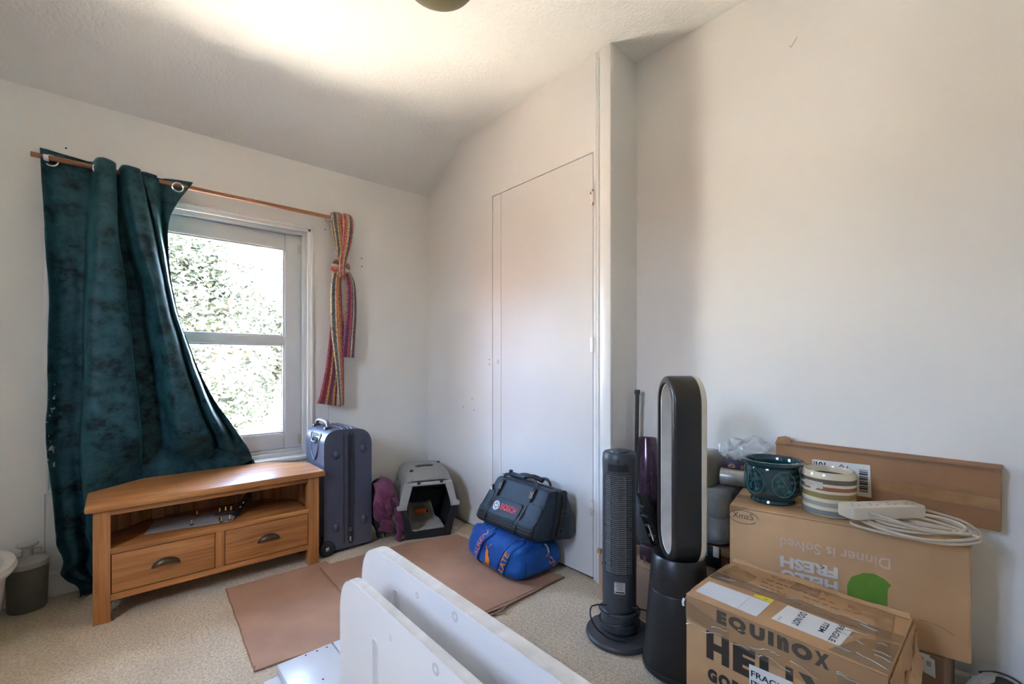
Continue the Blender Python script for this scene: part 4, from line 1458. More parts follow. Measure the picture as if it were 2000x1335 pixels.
def band(path, w_, name, mat, off=.004):
    """flat strap laid on the front (path in Y,Z)"""
    P = smooth_path([(1.35, y, z) for y, z in path], 8)
    bm = BM()
    R = []
    for i, p_ in enumerate(P):
        t = (P[min(i + 1, len(P) - 1)] - P[max(i - 1, 0)]).normalized()
        s = t.cross(Vector((1, 0, 0))).normalized()
        R.append([bm.verts.new(p_ + s * (j / 4 - .5) * w_) for j in range(5)])
    for A, B in zip(R[:-1], R[1:]):
        for j in range(4):
            bm.faces.new((A[j], A[j + 1], B[j + 1], B[j]))
    wrap(bm, BD, FX, off)
    bad = [v for v in bm.verts if v.co.x < 1.37]
    bmesh.ops.delete(bm, geom=bad, context='VERTS')
    to_local(bm, duf)
    o = new_obj(name, bm, mat, duf, angle=180)
    solidify(o, .003); bake(o)
    return o
band([(1.925, .018), (1.905, .09), (1.865, .16), (1.815, .205)], .040, 'strap', M['duffel'])
band([(1.715, .018), (1.705, .06), (1.672, .13), (1.640, .195)], .042, 'strap', M['duffel'])
band([(1.900, .018), (1.882, .09), (1.842, .16), (1.795, .205)], .006, 'strap_edge', M['navy_band'], .007)
band([(1.738, .018), (1.730, .06), (1.697, .13), (1.662, .195)], .006, 'strap_edge', M['navy_band'], .007)
def slanted(p0, p1):
    """frame for lettering that runs from p0 to p1 in (Y,Z), seen from the room"""
    a = Vector((0, p1[0] - p0[0], p1[1] - p0[1]))
    x = a.normalized()
    y = Vector((0, x.z, -x.y))
    if x.cross(y).x > 0:
        y = -y
    return frame((1.35, p0[0], p0[1]), x, y), a.length
for s_, p0, p1, hgt in (('LAUREN', (1.922, .052), (1.848, .200), .026), ('LATE', (1.706, .050), (1.656, .158), .028)):
    mt, ln = slanted(p0, p1)
    bm = text_mesh(s_, 1.0, .015, 0)
    fit(bm, 0, ln, -hgt / 2, hgt / 2)
    bmesh.ops.transform(bm, matrix=mt, verts=bm.verts)
    on_duffel(bm, 'lettering', M['coral_thread'] if s_ == 'LAUREN' else M['orange_thread'], off=.0085)
# polo rider emblem
bm = BM()
F = frame((1.35, 1.842, .022), (0, -1, 0), (0, 0, 1))
def poly2(pts, th=0.0):
    vs = [bm.verts.new((a, b, 0)) for a, b in pts]
    bm.faces.new(vs)
poly2([(.014, .098), (.020, .106), (.028, .104), (.033, .092), (.030, .080), (.040, .070), (.050, .060), (.052, .050), (.046, .040), (.040, .036), (.032, .040), (.022, .040), (.016, .048), (.012, .066), (.008, .076), (.009, .086)])
poly2([(.017, .107), (.016, .114), (.021, .119), (.026, .115), (.025, .107)])
poly2([(.026, .104), (.030, .107), (.054, .134), (.052, .137), (.060, .143), (.062, .139), (.056, .132)])
for a, b, c, d in (((.016, .046), (.020, .044), (.010, .022), (.007, .023)), ((.024, .041), (.028, .041), (.024, .010), (.021, .010)), ((.034, .040), (.039, .040), (.034, .004), (.030, .004)), ((.042, .042), (.047, .044), (.044, .012), (.041, .012))):
    poly2([a, b, c, d])
bmesh.ops.transform(bm, matrix=F, verts=bm.verts)
on_duffel(bm, 'embroidered_rider', M['orange_thread'], off=.003)
bm = text_mesh('RALP', 1.0, .03, 0)
fit(bm, 0, .075, 0, .020)
for v in bm.verts:
    v.co.y += .010 - .16 * (v.co.x - .01)
bmesh.ops.transform(bm, matrix=frame((1.35, 1.842, .020), (0, -1, 0), (0, 0, 1)), verts=bm.verts)
on_duffel(bm, 'lettering', M['orange_thread'], off=.003)
# end panel: outlined letters, pull cord, seam
bm = text_mesh('POS', 1.0, .02, 0); fit(bm, 0, .085, 0, .030)
bmesh.ops.transform(bm, matrix=frame((1.610, 1.45, .105), (.70, 0, -.71), (.71, 0, .70)), verts=bm.verts)
subdiv(bm, .01); wrap(bm, BD, (0, 1, 0), .0012); to_local(bm, duf)
new_obj('lettering', bm, M['coral_thread'], duf, smooth=False)
bm = BM()
P = [(x, 1.45, z) for x, z in ((1.615, .172), (1.625, .165), (1.632, .15), (1.634, .128))]
R = [bm.verts.new(p_) for p_ in smooth_path(P, 4)]
hit = []
for v in R:
    h = BD.ray_cast(v.co, Vector((0, 1, 0)))[0]
    hit.append((h if h else v.co) - Vector((0, .006, 0)))
bm.free(); bm = BM(); tube(bm, hit, .0035, 8); to_local(bm, duf)
new_obj('cord_loop', bm, plain('cream_cord', (0.60, 0.55, 0.45, 1), .8), duf)
def seam(pts, d, name='seam', r=.0022):
    bm = BM(); hs = []
    for p_ in smooth_path(pts, 8):
        h = BD.ray_cast(p_, Vector(d))[0]
        if h is not None:
            hs.append(h - Vector(d) * .0005)
    tube(bm, hs, r, 6); to_local(bm, duf)
    return new_obj(name, bm, M['navy_band'], duf)
seam([(1.48, 1.45, .12), (1.482, 1.45, .08), (1.484, 1.45, .03)], (0, 1, 0))
seam([(1.46, 1.45, .035), (1.55, 1.45, .045), (1.66, 1.45, .06), (1.74, 1.45, .075)], (0, 1, 0))

# ------------------------------------------------------------------ navy tool bag on top
M['toolnavy'] = noise_mat('navy_polyester', (0.007, 0.017, 0.031, 1), (0.014, 0.033, 0.056, 1), 6, .62, .35, 320, sheen=.06)
M['toolblack'] = plain('black_polyester', (0.010, 0.010, 0.012, 1), .55, bump=.3, bump_scale=300)
M['webbing'] = plain('black_webbing', (0.016, 0.014, 0.013, 1), .6, bump=.4, bump_scale=500)
M['piping'] = plain('grey_green_piping', (0.05, 0.055, 0.05, 1), .6)
M['thread'] = plain('tan_thread', (0.42, 0.36, 0.26, 1), .7)
tool = thing('tool_bag', 'navy and black tool bag with red lettering sitting on the blue duffel', 'tool bag', (1.478, 1.520, .232))
tool.rotation_euler = (0, radians(11), 0)
TL = .455
TSEC = [(.005, 0), (.285, 0), (.305, .03), (.285, .10), (.175, .235), (.150, .248), (.062, .250), (.040, .240), (.004, .100), (-.016, .075), (-.016, .02)]
def tsection(y):
    f = (y / TL) * 2 - 1
    return f
def tool_body():
    bm = BM()
    sec = round_poly(TSEC, .02, 4)
    ysn = [0, .006, .02, .05] + [.05 + .355 * i / 14 for i in range(1, 15)] + [.435, .449, TL]
    R = []
    for y in ysn:
        f = abs(y / TL * 2 - 1)
        e = max(0, (f - .80) / .20)
        s = 1 - .07 * e * e
        r = []
        for x, z in sec:
            zz = z
            # ends draw inward towards the top
            yy = y + (TL / 2 - y) * .16 * (z / .25) - .05 * (z / .25)
            q = Vector((.14 + (x - .14) * s, yy, .11 + (zz - .11) * (1 - .05 * e * e)))
            q += noise.noise_vector(Vector((q.x * 11, q.y * 9, q.z * 11))) * .007 * min(1, z / .06)
            r.append(bm.verts.new(q))
        R.append(r)
    n = len(sec)
    for A, B in zip(R[:-1], R[1:]):
        for j in range(n):
            bm.faces.new((A[j], A[(j + 1) % n], B[(j + 1) % n], B[j]))
    for r, sgn in ((R[0], -1), (R[-1], 1)):
        c = Vector((0, 0, 0))
        for v in r:
            c += v.co
        c /= n
        inner = [bm.verts.new(c + (v.co - c) * .6 + Vector((0, sgn * .010, 0))) for v in r]
        for j in range(n):
            bm.faces.new((r[j], r[(j + 1) % n], inner[(j + 1) % n], inner[j]))
        cc = bm.verts.new(c + Vector((0, sgn * .014, 0)))
        for j in range(n):
            bm.faces.new((inner[j], inner[(j + 1) % n], cc))
    return bm
tb = new_obj('body', tool_body(), M['toolnavy'], tool, angle=60)
TBV = BVHTree.FromPolygons([v.co.copy() for v in tb.data.vertices], [tuple(p_.vertices) for p_ in tb.data.polygons])
LX = Vector((1, 0, 0))
def tool_patch(pts, off, name, mat, th=.002, d=LX, rnd=.0, cell=.015):
    """panel given in local (y,z) laid on the bag's front face"""
    P = round_poly(pts, rnd, 4) if rnd else pts
    bm = BM()
    vs = [bm.verts.new((-.15, a, b)) for a, b in P]
    bm.faces.new(vs)
    bmesh.ops.triangulate(bm, faces=bm.faces)
    subdiv(bm, cell)
    wrap(bm, TBV, d, off)
    o = new_obj(name, bm, mat, tool, angle=180)
    solidify(o, th, 0); bake(o)
    return o
def tool_line(pts, off, r, name, mat, d=LX, parent=None):
    hs = []
    for p_ in smooth_path([(-.15, a, b) for a, b in pts], 6):
        h = TBV.ray_cast(p_, d)[0]
        if h is not None:
            hs.append(h - d * off)
    bm = BM(); tube(bm, hs, r, 6)
    return new_obj(name, bm, mat, parent or tool)
sh = lambda y, z: y - .05 * (z / .25)       # bag leans a little towards the camera's right
# black wrap-round base
tool_patch([(.004, .006), (.452, .006), (.440, .088), (.000, .088)], .004, 'base_panel', M['toolblack'])
bm = BM()
for zz in (.030, .046, .062):
    hs = [TBV.ray_cast(Vector((-.15, y, zz)), LX)[0] for y in [.02 + .42 * i / 30 for i in range(31)]]
    tube(bm, [h - LX * .006 for h in hs if h is not None], .0018, 5)
new_obj('base_ribbing', bm, M['piping'], tool)['kind'] = 'stuff'
# three pockets with flaps
for a, b, z0, z1 in ((.372, .436, .070, .175), (.142, .362, .058, .150), (.016, .122, .050, .170)):
    pts = [(sh(a, z0), z0), (sh(b, z0), z0), (sh(b, z1) - .006, z1), (sh(a, z1) + .004, z1)]
    tool_patch(pts, .007, 'pocket_flap', M['toolnavy'], .004, rnd=.018)
    P = round_poly(pts, .018, 4)
    hs = [TBV.ray_cast(Vector((-.15, u, v)), LX)[0] for u, v in P]
    bm = BM(); tube(bm, [h - LX * .0085 for h in hs if h is not None], .0024, 6, closed=True)
    new_obj('flap_piping', bm, M['piping'], tool)
# webbing straps running up to the handles
for y0 in (.367, .132):
    tool_patch([(sh(y0 - .011, .01), .01), (sh(y0 + .011, .01), .01), (sh(y0 + .011, .238) - .012, .238), (sh(y0 - .011, .238) - .012, .238)], .009, 'strap', M['webbing'], .003)
    zc = .205
    yc = sh(y0, zc) - .010
    for pts in ([(yc - .009, zc - .014), (yc + .009, zc - .014), (yc + .009, zc + .014), (yc - .009, zc + .014), (yc - .009, zc - .014)], [(yc - .009, zc - .014), (yc + .009, zc + .014)], [(yc + .009, zc - .014), (yc - .009, zc + .014)]):
        hs = [TBV.ray_cast(Vector((-.15, u, v)), LX)[0] for u, v in pts]
        bm = BM(); tube(bm, [h - LX * .0115 for h in hs if h is not None], .0012, 5)
        new_obj('box_stitch', bm, M['thread'], tool)
# handles
for x0, s_ in ((.052, 0), (.150, .006)):
    bm = BM()
    P = smooth_path([(x0, .325, .232), (x0 - .006 + s_, .318, .262), (x0 + .012, .27, .268 + s_), (x0 + .022, .20, .262 + s_), (x0 + .016, .13, .270 + s_), (x0, .085, .262), (x0, .078, .232)], 8)
    tube(bm, P, .008, 8, flat=.5)
    new_obj('handle', bm, M['webbing'], tool)
bm = BM(); tube(bm, smooth_path([(.062, .285, .270), (.078, .24, .268), (.080, .19, .270)], 8), .017, 12, flat=.8); new_obj('handle_grip', bm, M['toolnavy'], tool)
bm = BM(); tube(bm, smooth_path([(.078, .192, .272), (.095, .15, .282), (.110, .10, .272)], 8), .018, 12, flat=.7); new_obj('handle_wrap', bm, M['toolblack'], tool)
bm = BM(); box(bm, .055, .075, .292, .306, .262, .292, .003); new_obj('handle_buckle', bm, M['black'], tool)
# zip along the top and end strap
bm = BM(); strip(bm, [(.105, .40, .2525), (.105, .20, .254), (.105, .02, .2525)], .03, (0, 0, 1), .002); new_obj('zip', bm, M['toolblack'], tool)
bm = BM()
P = []
for z in [.250, .24, .22, .19, .15, .11, .07, .03, .01]:
    h = TBV.ray_cast(Vector((.135, -.3, min(z, .246))), Vector((0, 1, 0)))[0]
    if h is not None:
        P.append(h - Vector((0, .002, 0)))
strip(bm, P, .07, (0, -1, 0), .006)
new_obj('end_panel', bm, M['toolblack'], tool)
bm = BM()
P = []
for z in [.245, .22, .19, .15, .11, .07, .03]:
    h = TBV.ray_cast(Vector((.150, -.3, z)), Vector((0, 1, 0)))[0]
    if h is not None:
        P.append(h - Vector((0, .010, 0)))
strip(bm, P, .032, (0, -1, 0), .003)
new_obj('end_strap', bm, M['webbing'], tool)
for z in (.055, .14):
    bm = BM(); tube(bm, [(.150 + .016 * a, -.022 + .03 * (z / .25) * .0 + TBV.ray_cast(Vector((.15, -.3, z)), Vector((0, 1, 0)))[0].y + .008, z + .014 * b) for a, b in ((-1, -1), (1, -1), (1, 1), (-1, 1))], .0028, 6, closed=True)
    new_obj('strap_ring', bm, M['piping'], tool)
# emblem, lettering and tag
M['print_white'] = plain('white_print', (0.72, 0.74, 0.75, 1), .6)
M['print_red'] = plain('red_print', (0.66, 0.025, 0.035, 1), .6)
def tool_art(bm, name, mat, off=.0105):
    subdiv(bm, .008); wrap(bm, TBV, LX, off)
    return new_obj(name, bm, mat, tool, smooth=False)
FR = lambda y, z: frame((-.15, y, z), (0, -1, 0), (0, 0, 1))
bm = BM()
ec = FR(.296, .108)
n = 36
for r0, r1 in ((.0185, .0225),):
    a = [bm.verts.new((r0 * cos(2 * pi * i / n), r0 * sin(2 * pi * i / n), 0)) for i in range(n)]
    b = [bm.verts.new((r1 * cos(2 * pi * i / n), r1 * sin(2 * pi * i / n), 0)) for i in range(n)]
    for i in range(n):
        bm.faces.new((a[i], a[(i + 1) % n], b[(i + 1) % n], b[i]))
for x0, x1, y0, y1 in ((-.0125, -.0075, -.015, .015), (.0075, .0125, -.015, .015), (-.0075, .0075, -.0035, .0035), (-.0045, -.002, .006, .0185), (.002, .0045, .006, .0185), (-.0045, -.002, -.0185, -.006), (.002, .0045, -.0185, -.006)):
    bm.faces.new([bm.verts.new((x, y, 0)) for x, y in ((x0, y0), (x1, y0), (x1, y1), (x0, y1))])
bmesh.ops.transform(bm, matrix=ec, verts=bm.verts)
tool_art(bm, 'round_emblem', M['print_white'])
bm = text_mesh('BOSCH', 1.0, .028, 0, space=1.02); fit(bm, 0, .118, 0, .030)
bmesh.ops.transform(bm, matrix=FR(.263, .096), verts=bm.verts)
tool_art(bm, 'lettering', M['print_red'])
tool_patch([(.372, .166), (.392, .178), (.398, .192), (.390, .200), (.376, .190), (.368, .176)], .012, 'side_tag', M['print_white'], .002, rnd=.004, cell=.006)
tool_patch([(.378, .182), (.388, .190), (.390, .197), (.380, .192)], .0145, 'tag_print', M['print_red'], .001, cell=.006)
# ================================================================== right side: fans, boxes and clutter
# ------------------------------------------------------------------ tower fan
M['fan_grey'] = plain('charcoal_fan_plastic', (0.046, 0.051, 0.058, 1), .42, var=.04, scale=8)
M['fan_slat'] = plain('fan_grille_grey', (0.150, 0.147, 0.138, 1), .45)
fan = thing('tower_fan', 'slim charcoal tower fan with a slatted grille on a round base', 'fan', (1.500, 1.058, 0))
bm = BM(); lathe(bm, [(0, .003), (.128, .003), (.131, .008), (.131, .016), (.126, .023), (.09, .029), (.066, .032), (0, .032)], 56)
new_obj('base', bm, M['fan_grey'], fan)
bm = BM(); lathe(bm, [(.062, .030), (.073, .045), (.073, .110), (.067, .116), (0, .116)], 40)
new_obj('collar', bm, M['fan_grey'], fan)
TH = math.atan2(-1.058, -1.500)                 # grille side faces the room
R0 = .0655
def arc_wall(bm, r0, r1, a0, a1, z0, z1, n=20):
    pts = [(r1 * cos(a0 + (a1 - a0) * i / n), r1 * sin(a0 + (a1 - a0) * i / n)) for i in range(n + 1)]
    pts += [(r0 * cos(a1 - (a1 - a0) * i / n), r0 * sin(a1 - (a1 - a0) * i / n)) for i in range(n + 1)]
    prism(bm, pts, z0, z1)
GA0, GA1 = TH - 1.02, TH + .80
GZ0, GZ1 = .268, .648
bm = BM(); lathe(bm, [(.0, .112), (R0, .112), (R0, GZ0), (0, GZ0)], 48); new_obj('lower_housing', bm, M['fan_grey'], fan)
bm = BM()
lathe(bm, [(0, GZ1), (R0, GZ1), (R0 + .001, .700), (R0 - .001, .722), (R0 - .006, .729), (0, .729)], 48); new_obj('upper_housing', bm, M['fan_grey'], fan)
bm = BM(); arc_wall(bm, R0 - .004, R0, GA1, GA0 + 2 * pi, GZ0, GZ1, 40); new_obj('back_shell', bm, M['fan_grey'], fan)
bm = BM(); lathe(bm, [(0, GZ0), (.040, GZ0), (.040, GZ1), (0, GZ1)], 24); new_obj('rotor', bm, M['dark_gap'], fan)
nsl = 52
slat_mesh = None
for i in range(nsl):
    z = GZ0 + .004 + (GZ1 - GZ0 - .008) * i / (nsl - 1)
    if slat_mesh is None:
        bm = BM(); arc_wall(bm, R0 - .010, R0 - .001, GA0, GA1, -.0017, .0017, 9)
        o = new_obj('slat', bm, M['fan_slat'], fan, smooth=False); slat_mesh = o.data
    else:
        o = bpy.data.objects.new('slat', slat_mesh); COL.objects.link(o); o.parent = fan
    o.location = (0, 0, z)
for a in (-.55, -.10, .38):
    bm = BM(); arc_wall(bm, R0 - .009, R0 + .0008, TH + a - .014, TH + a + .014, GZ0, GZ1, 2); new_obj('grille_rib', bm, M['fan_slat'], fan, smooth=False)
def fan_patch(a, z, w_, h_, off, name, mat, rnd=.002):
    bm = BM()
    P = rrect(w_, h_, rnd, 3)
    prism(bm, P, 0, .0012)
    subdiv(bm, .012)
    for v in bm.verts:
        ang = TH + a + v.co.x / R0
        v.co = Vector(((R0 + off + v.co.z) * cos(ang), (R0 + off + v.co.z) * sin(ang), z + v.co.y))
    return new_obj(name, bm, mat, fan, smooth=False)
fan_patch(-.08, .676, .082, .026, .0, 'carry_slot', M['black'], .004)
bm = BM(); P = [((R0 + .002) * cos(TH - .08 + x / R0), (R0 + .002) * sin(TH - .08 + x / R0), .660 - .0015 * (1 - (x / .04) ** 2)) for x in [-.042 + .084 * i / 12 for i in range(13)]]
tube(bm, P, .0022, 6); new_obj('slot_lip', bm, M['fan_grey'], fan)
M['label_grey'] = plain('silver_label', (0.50, 0.50, 0.50, 1), .5)
M['ink'] = plain('black_ink', (0.015, 0.014, 0.013, 1), .7)
fan_patch(.02, .218, .040, .043, .0, 'rating_label', M['label_grey'])
for k, (zz, ww) in enumerate(((.236, .030), (.231, .024), (.226, .030), (.221, .020), (.216, .028), (.211, .022), (.2025, .032))):
    fan_patch(.02, zz, ww, .0013 if k < 6 else .005, .0008, 'label_print', M['ink'], .0003)
for a, z in ((-.05, .700), (.35, .690), (.1, .175), (.1, .125), (-.95, .45), (-.95, .30), (.70, .44)):
    fan_patch(a, z, .007, .007, .0, 'screw_cap', M['black'], .003)
bm = BM(); lathe(bm, [(.0, .728), (.040, .728), (.038, .735), (.010, .738), (0, .740)], 32); new_obj('control_top', bm, M['fan_grey'], fan)
bm = BM()
P = []
for i in range(46):
    a = TH + .9 + i * .28
    P.append(((R0 + .012) * cos(a), (R0 + .012) * sin(a), .050 + .0018 * i + .010 * sin(i * .31)))
P += [(-.085, .045, .135), (-.120, .050, .115), (-.118, .030, .070), (-.095, .0, .038), (-.085, -.035, .034), (-.06, -.07, .034)]
tube(bm, smooth_path(P, 3), .003, 7); new_obj('power_cord', bm, M['black'], fan)
bm = BM(); tube(bm, smooth_path([(.05, -.055, .110), (.075, -.085, .105), (.105, -.085, .10), (.135, -.05, .085)], 5), .003, 7); new_obj('power_cord', bm, M['black'], fan)

# ------------------------------------------------------------------ bladeless fan
M['bl_dark'] = plain('dark_titanium_plastic', (0.016, 0.0155, 0.015, 1), .34, var=.03)
M['bl_black'] = plain('gunmetal_base', (0.0135, 0.0135, 0.014, 1), .38, var=.03)
M['bl_silver'] = plain('silver_inner_surface', (0.60, 0.585, 0.555, 1), .35, metal=.2)
M['bl_beige'] = plain('pale_rim', (0.62, 0.56, 0.46, 1), .4)
bf = thing('bladeless_fan', 'tall black bladeless fan with an oval loop and pale back rim', 'fan', (1.487, .803, 0))
bm = BM(); lathe(bm, [(0, .012), (.112, .012), (.121, .020), (.1215, .034), (.112, .040), (0, .040)], 56); new_obj('plinth', bm, M['bl_black'], bf)
for a in range(4):
    bm = BM(); lathe(bm, [(0, 0), (.010, 0), (.010, .013), (0, .013)], 14, .095 * cos(a * pi / 2 + .4), .095 * sin(a * pi / 2 + .4)); new_obj('foot', bm, M['tyre'], bf)
bm = BM(); lathe(bm, [(0, .038), (.1165, .038), (.1175, .05), (.098, .290), (.0955, .2955), (0, .2955)], 64); new_obj('tank', bm, M['bl_black'], bf)
bm = BM(); lathe(bm, [(0, .2965), (.0965, .2965), (.0975, .302), (.0885, .405), (.083, .412), (.06, .398), (0, .392)], 64); new_obj('upper_body', bm, M['bl_dark'], bf)
FV, SV = Vector((-.736, .677, 0)).normalized(), Vector((-.677, -.736, 0)).normalized()
def loop_part(name, sec, mat, hw=.080, z0=.400, z1=1.018):
    """cross-section [(outward, forward)...] carried round an upright oval"""
    path = []
    r = hw
    for i in range(25):
        a = pi * i / 24
        path.append((r * cos(a), z1 - r + r * sin(a), cos(a), sin(a)))
    for i in range(25):
        a = pi + pi * i / 24
        path.append((r * cos(a), z0 + r + r * sin(a), cos(a), sin(a)))
    bm = BM()
    R = []
    for s, z, ns, nz in path:
        R.append([bm.verts.new(SV * (s + ns * o_) + FV * f_ + Vector((0, 0, z + nz * o_))) for o_, f_ in sec])
    m_, n_ = len(R), len(sec)
    for i in range(m_):
        A, B = R[i], R[(i + 1) % m_]
        for j in range(n_):
            bm.faces.new((A[j], A[(j + 1) % n_], B[(j + 1) % n_], B[j]))
    return new_obj(name, bm, mat, bf, True, 40)
loop_part('loop_outer', round_poly([(.016, -.044), (.016, .044), (-.012, .050), (-.006, .026), (.006, -.044)], [.002, .014, .010, .004, .002], 4), M['bl_dark'])
loop_part('loop_inner', [(-.0068, .027), (-.0115, .039), (-.0135, .038), (-.012, -.046), (-.002, -.046), (.004, -.040)], M['bl_silver'])
loop_part('loop_back_rim', round_poly([(-.012, -.064), (.014, -.064), (.0175, -.0445), (-.012, -.0465)], [.004, .006, 0, 0], 3), M['bl_beige'])

# ------------------------------------------------------------------ cartons
M['card_a'] = card_mat('carton_brown', (0.43, 0.25, 0.115, 1), .72, 'X')
M['card_b'] = card_mat('carton_tan', (0.50, 0.30, 0.145, 1), .7, 'X')
M['card_c'] = card_mat('carton_long', (0.30, 0.155, 0.065, 1), .7, 'Y')
M['card_dark'] = card_mat('carton_shaded_brown', (0.23, 0.135, 0.075, 1), .75, 'X')  # board brown darkened, so shade sits in the colour
M['tape'] = plain('brown_parcel_tape', (0.33, 0.185, 0.080, 1), .25, var=.12, scale=25, coat=.3)
M['clear_tape'] = sheet_glass('clear_parcel_tape', (0.985, 0.96, 0.92, 1), .04, .15, .04, (0.80, 0.68, 0.52, 1))
M['label'] = plain('white_paper_label', (0.66, 0.66, 0.63, 1), .7, var=.02)
M['label_blue'] = plain('plain_white_label', (0.66, 0.68, 0.70, 1), .6, var=.02)
M['yellow'] = plain('yellow_label', (0.72, 0.60, 0.02, 1), .6)
M['print_dark'] = plain('dark_brown_print', (0.030, 0.022, 0.017, 1), .55)
M['ballpoint'] = plain('brown_ballpoint', (0.10, 0.045, 0.02, 1), .7)
def carton(parent, x0, x1, y0, y1, z0, z1, mat, seam='Y'):
    """box body plus two top flaps that meet in the middle, edges slightly soft"""
    bm = BM(); box(bm, x0, x1, y0, y1, z0, z1 - .006, .004)
    wobj('carton_body', bm, mat, parent)
    xm, ym = (x0 + x1) / 2, (y0 + y1) / 2
    halves = ((x0, xm - .001, y0, y1), (xm + .001, x1, y0, y1)) if seam == 'Y' else ((x0, x1, y0, ym - .001), (x0, x1, ym + .001, y1))
    for a, b, c, d in halves:
        bm = BM(); box(bm, a, b, c, d, z1 - .0055, z1, .0015)
        wobj('top_flap', bm, mat, parent)

# -- big taped carton nearest the camera, on the right
ex = thing('carton', 'battered taped carton with bold black lettering and paper labels, in front of the taller cartons', 'carton', (1.43, .424, 0))
EX0, EX1, EY0, EY1, EZ = 1.259, 1.586, .193, .655, .403
carton(ex, EX0, EX1, EY0, EY1, .001, EZ, M['card_a'], 'Y')
FE = frame((EX0, EY1, 0), (0, -1, 0), (0, 0, 1))          # front face: u to the right, v up
def en(y):
    return EY1 - y
for c_, y0, y1 in (('E', .565, .538), ('Q', .533, .487), ('U', .478, .441), ('I', .433, .420), ('n', .412, .386), ('O', .380, .335), ('X', .331, .301)):
    letter(c_, (en(y0), en(y1), .354 if c_ == 'Q' else .357, .393), FE, M['print_dark'], ex, .0 if c_ == 'I' else .08)
for c_, y0, y1 in (('H', .594, .531), ('E', .521, .463), ('L', .454, .402), ('I', .393, .376), ('X', .367, .278)):
    letter(c_, (en(y0), en(y1), .246, .323), FE, M['print_dark'], ex, .0 if c_ == 'I' else .065)
for c_, y0, y1 in (('G', .590, .564), ('O', .560, .528), ('B', .523, .500), ('O', .495, .463)):
    letter(c_, (en(y0), en(y1), .184, .220), FE, M['print_dark'], ex, .075)
flat([(en(.479), .285), (en(.376), .290), (en(.378), .170), (en(.477), .165)], FE @ Matrix.Translation((0, 0, .001)), M['label'], ex, 'front_label')
letter('FRAGILE', (en(.474), en(.380), .256, .272), FE @ Matrix.Translation((0, 0, .0013)), M['ink'], ex, .02)
letter('ITEM', (en(.474), en(.430), .232, .246), FE @ Matrix.Translation((0, 0, .0013)), M['ink'], ex, .02)
# top face seen from above: u to the right, v away
TE = frame((EX0, EY1, EZ + .0004), (0, -1, 0), (1, 0, 0))
flat([(.013, .033), (.185, .024), (.186, .125), (.012, .122)], TE, M['label_blue'], ex, 'blank_label')
bm = BM(); tube(bm, [Vector((u, v, .0010)) for u, v in ((.134, .026), (.134, .124))], .0012, 5); bmesh.ops.transform(bm, matrix=TE, verts=bm.verts); wobj('label_crease', bm, M['label_blue'], ex)
flat([(.214, .044), (.365, .040), (.371, .144), (.221, .149)], TE, M['label'], ex, 'fragile_label')
def top_letter(s_, u0, u1, v0, v1, mat, bold=.015):
    """lettering that reads from the far edge of the top towards the front edge"""
    bm = text_mesh(s_, 1.0, bold, 0)
    fit(bm, 0, v1 - v0, 0, u1 - u0)
    for v in bm.verts:
        x, y = v.co.x, v.co.y
        v.co = Vector((u0 + y, v1 - x, .0012))
    bmesh.ops.transform(bm, matrix=TE, verts=bm.verts)
    return wobj('lettering', bm, mat, ex, smooth=False)
top_letter('FRAGILE', .340, .354, .046, .142, M['ink'])
top_letter('ITEM', .312, .325, .072, .126, M['ink'])
top_letter('DO NOT', .256, .272, .056, .138, M['ink'])
top_letter('. . .', .226, .232, .050, .070, M['ink'])
flat([(.138, .130), (.188, .126), (.186, .152), (.152, .148), (.137, .143)], TE @ Matrix.Translation((0, 0, .0006)), M['yellow'], ex, 'yellow_tab')
letter('15', (.165, .173, .132, .140), TE @ Matrix.Translation((0, 0, .0008)), M['ink'], ex, .02)
# ballpoint notes on the top
rnd = random.Random(11)
bm = BM()
for v0, ua, ub in ((.300, .130, .200), (.268, .125, .205), (.240, .120, .185), (.214, .128, .200), (.190, .135, .165), (.262, .228, .300), (.235, .235, .31), (.205, .225, .29), (.178, .23, .265), (.168, .29, .36), (.30, .23, .27), (.245, .33, .36)):
    u = ua
    while u < ub:
        w_ = rnd.uniform(.008, .020)
        P = []
        n = int(w_ / .0022)
        for i in range(n + 1):
            P.append((u + w_ * i / max(1, n), v0 + rnd.uniform(-.0035, .0035) - .05 * (u - ua), .0009))
        if len(P) > 2:
            tube(bm, smooth_path(P, 2), .00065, 4)
        u += w_ + rnd.uniform(.004, .008)
bmesh.ops.transform(bm, matrix=TE, verts=bm.verts)
wobj('handwriting', bm, M['ballpoint'], ex)['kind'] = 'stuff'
# brown tape on the top, clear tape down the front and ends
def tape(parent, mtx, pts, mat, name='tape', up=.0008):
    return flat(pts, mtx @ Matrix.Translation((0, 0, up)), mat, parent, name, .0003)
TP = lambda *p_: list(p_)
tape(ex, TE, [(.010, .215), (.090, .190), (.100, .262), (.02, .300)], M['tape'], up=.0004)
tape(ex, TE, [(.190, .275), (.262, .262), (.258, .325), (.196, .330)], M['tape'], up=.0004)
tape(ex, TE, [(.395, .250), (.432, .060), (.452, .070), (.425, .330), (.398, .330)], M['tape'], up=.0004)
tape(ex, TE, [(.330, .285), (.405, .268), (.402, .245), (.335, .262)], M['tape'], up=.0007)
tape(ex, TE, [(.000, .150), (.461, .158), (.461, .205), (.000, .200)], M['clear_tape'], up=.0012)
tape(ex, TE, [(.350, .000), (.461, .000), (.461, .150), (.395, .120)], M['clear_tape'], up=.0018)
tape(ex, FE, [(.000, .330), (.330, .300), (.461, .310), (.461, .399), (.000, .399)], M['clear_tape'], up=.0014)
tape(ex, FE, [(.370, .100), (.461, .100), (.461, .372), (.372, .360)], M['clear_tape'], up=.0020)
tape(ex, FE, [(.000, .340), (.120, .318), (.124, .352), (.000, .384)], M['clear_tape'], up=.0026)
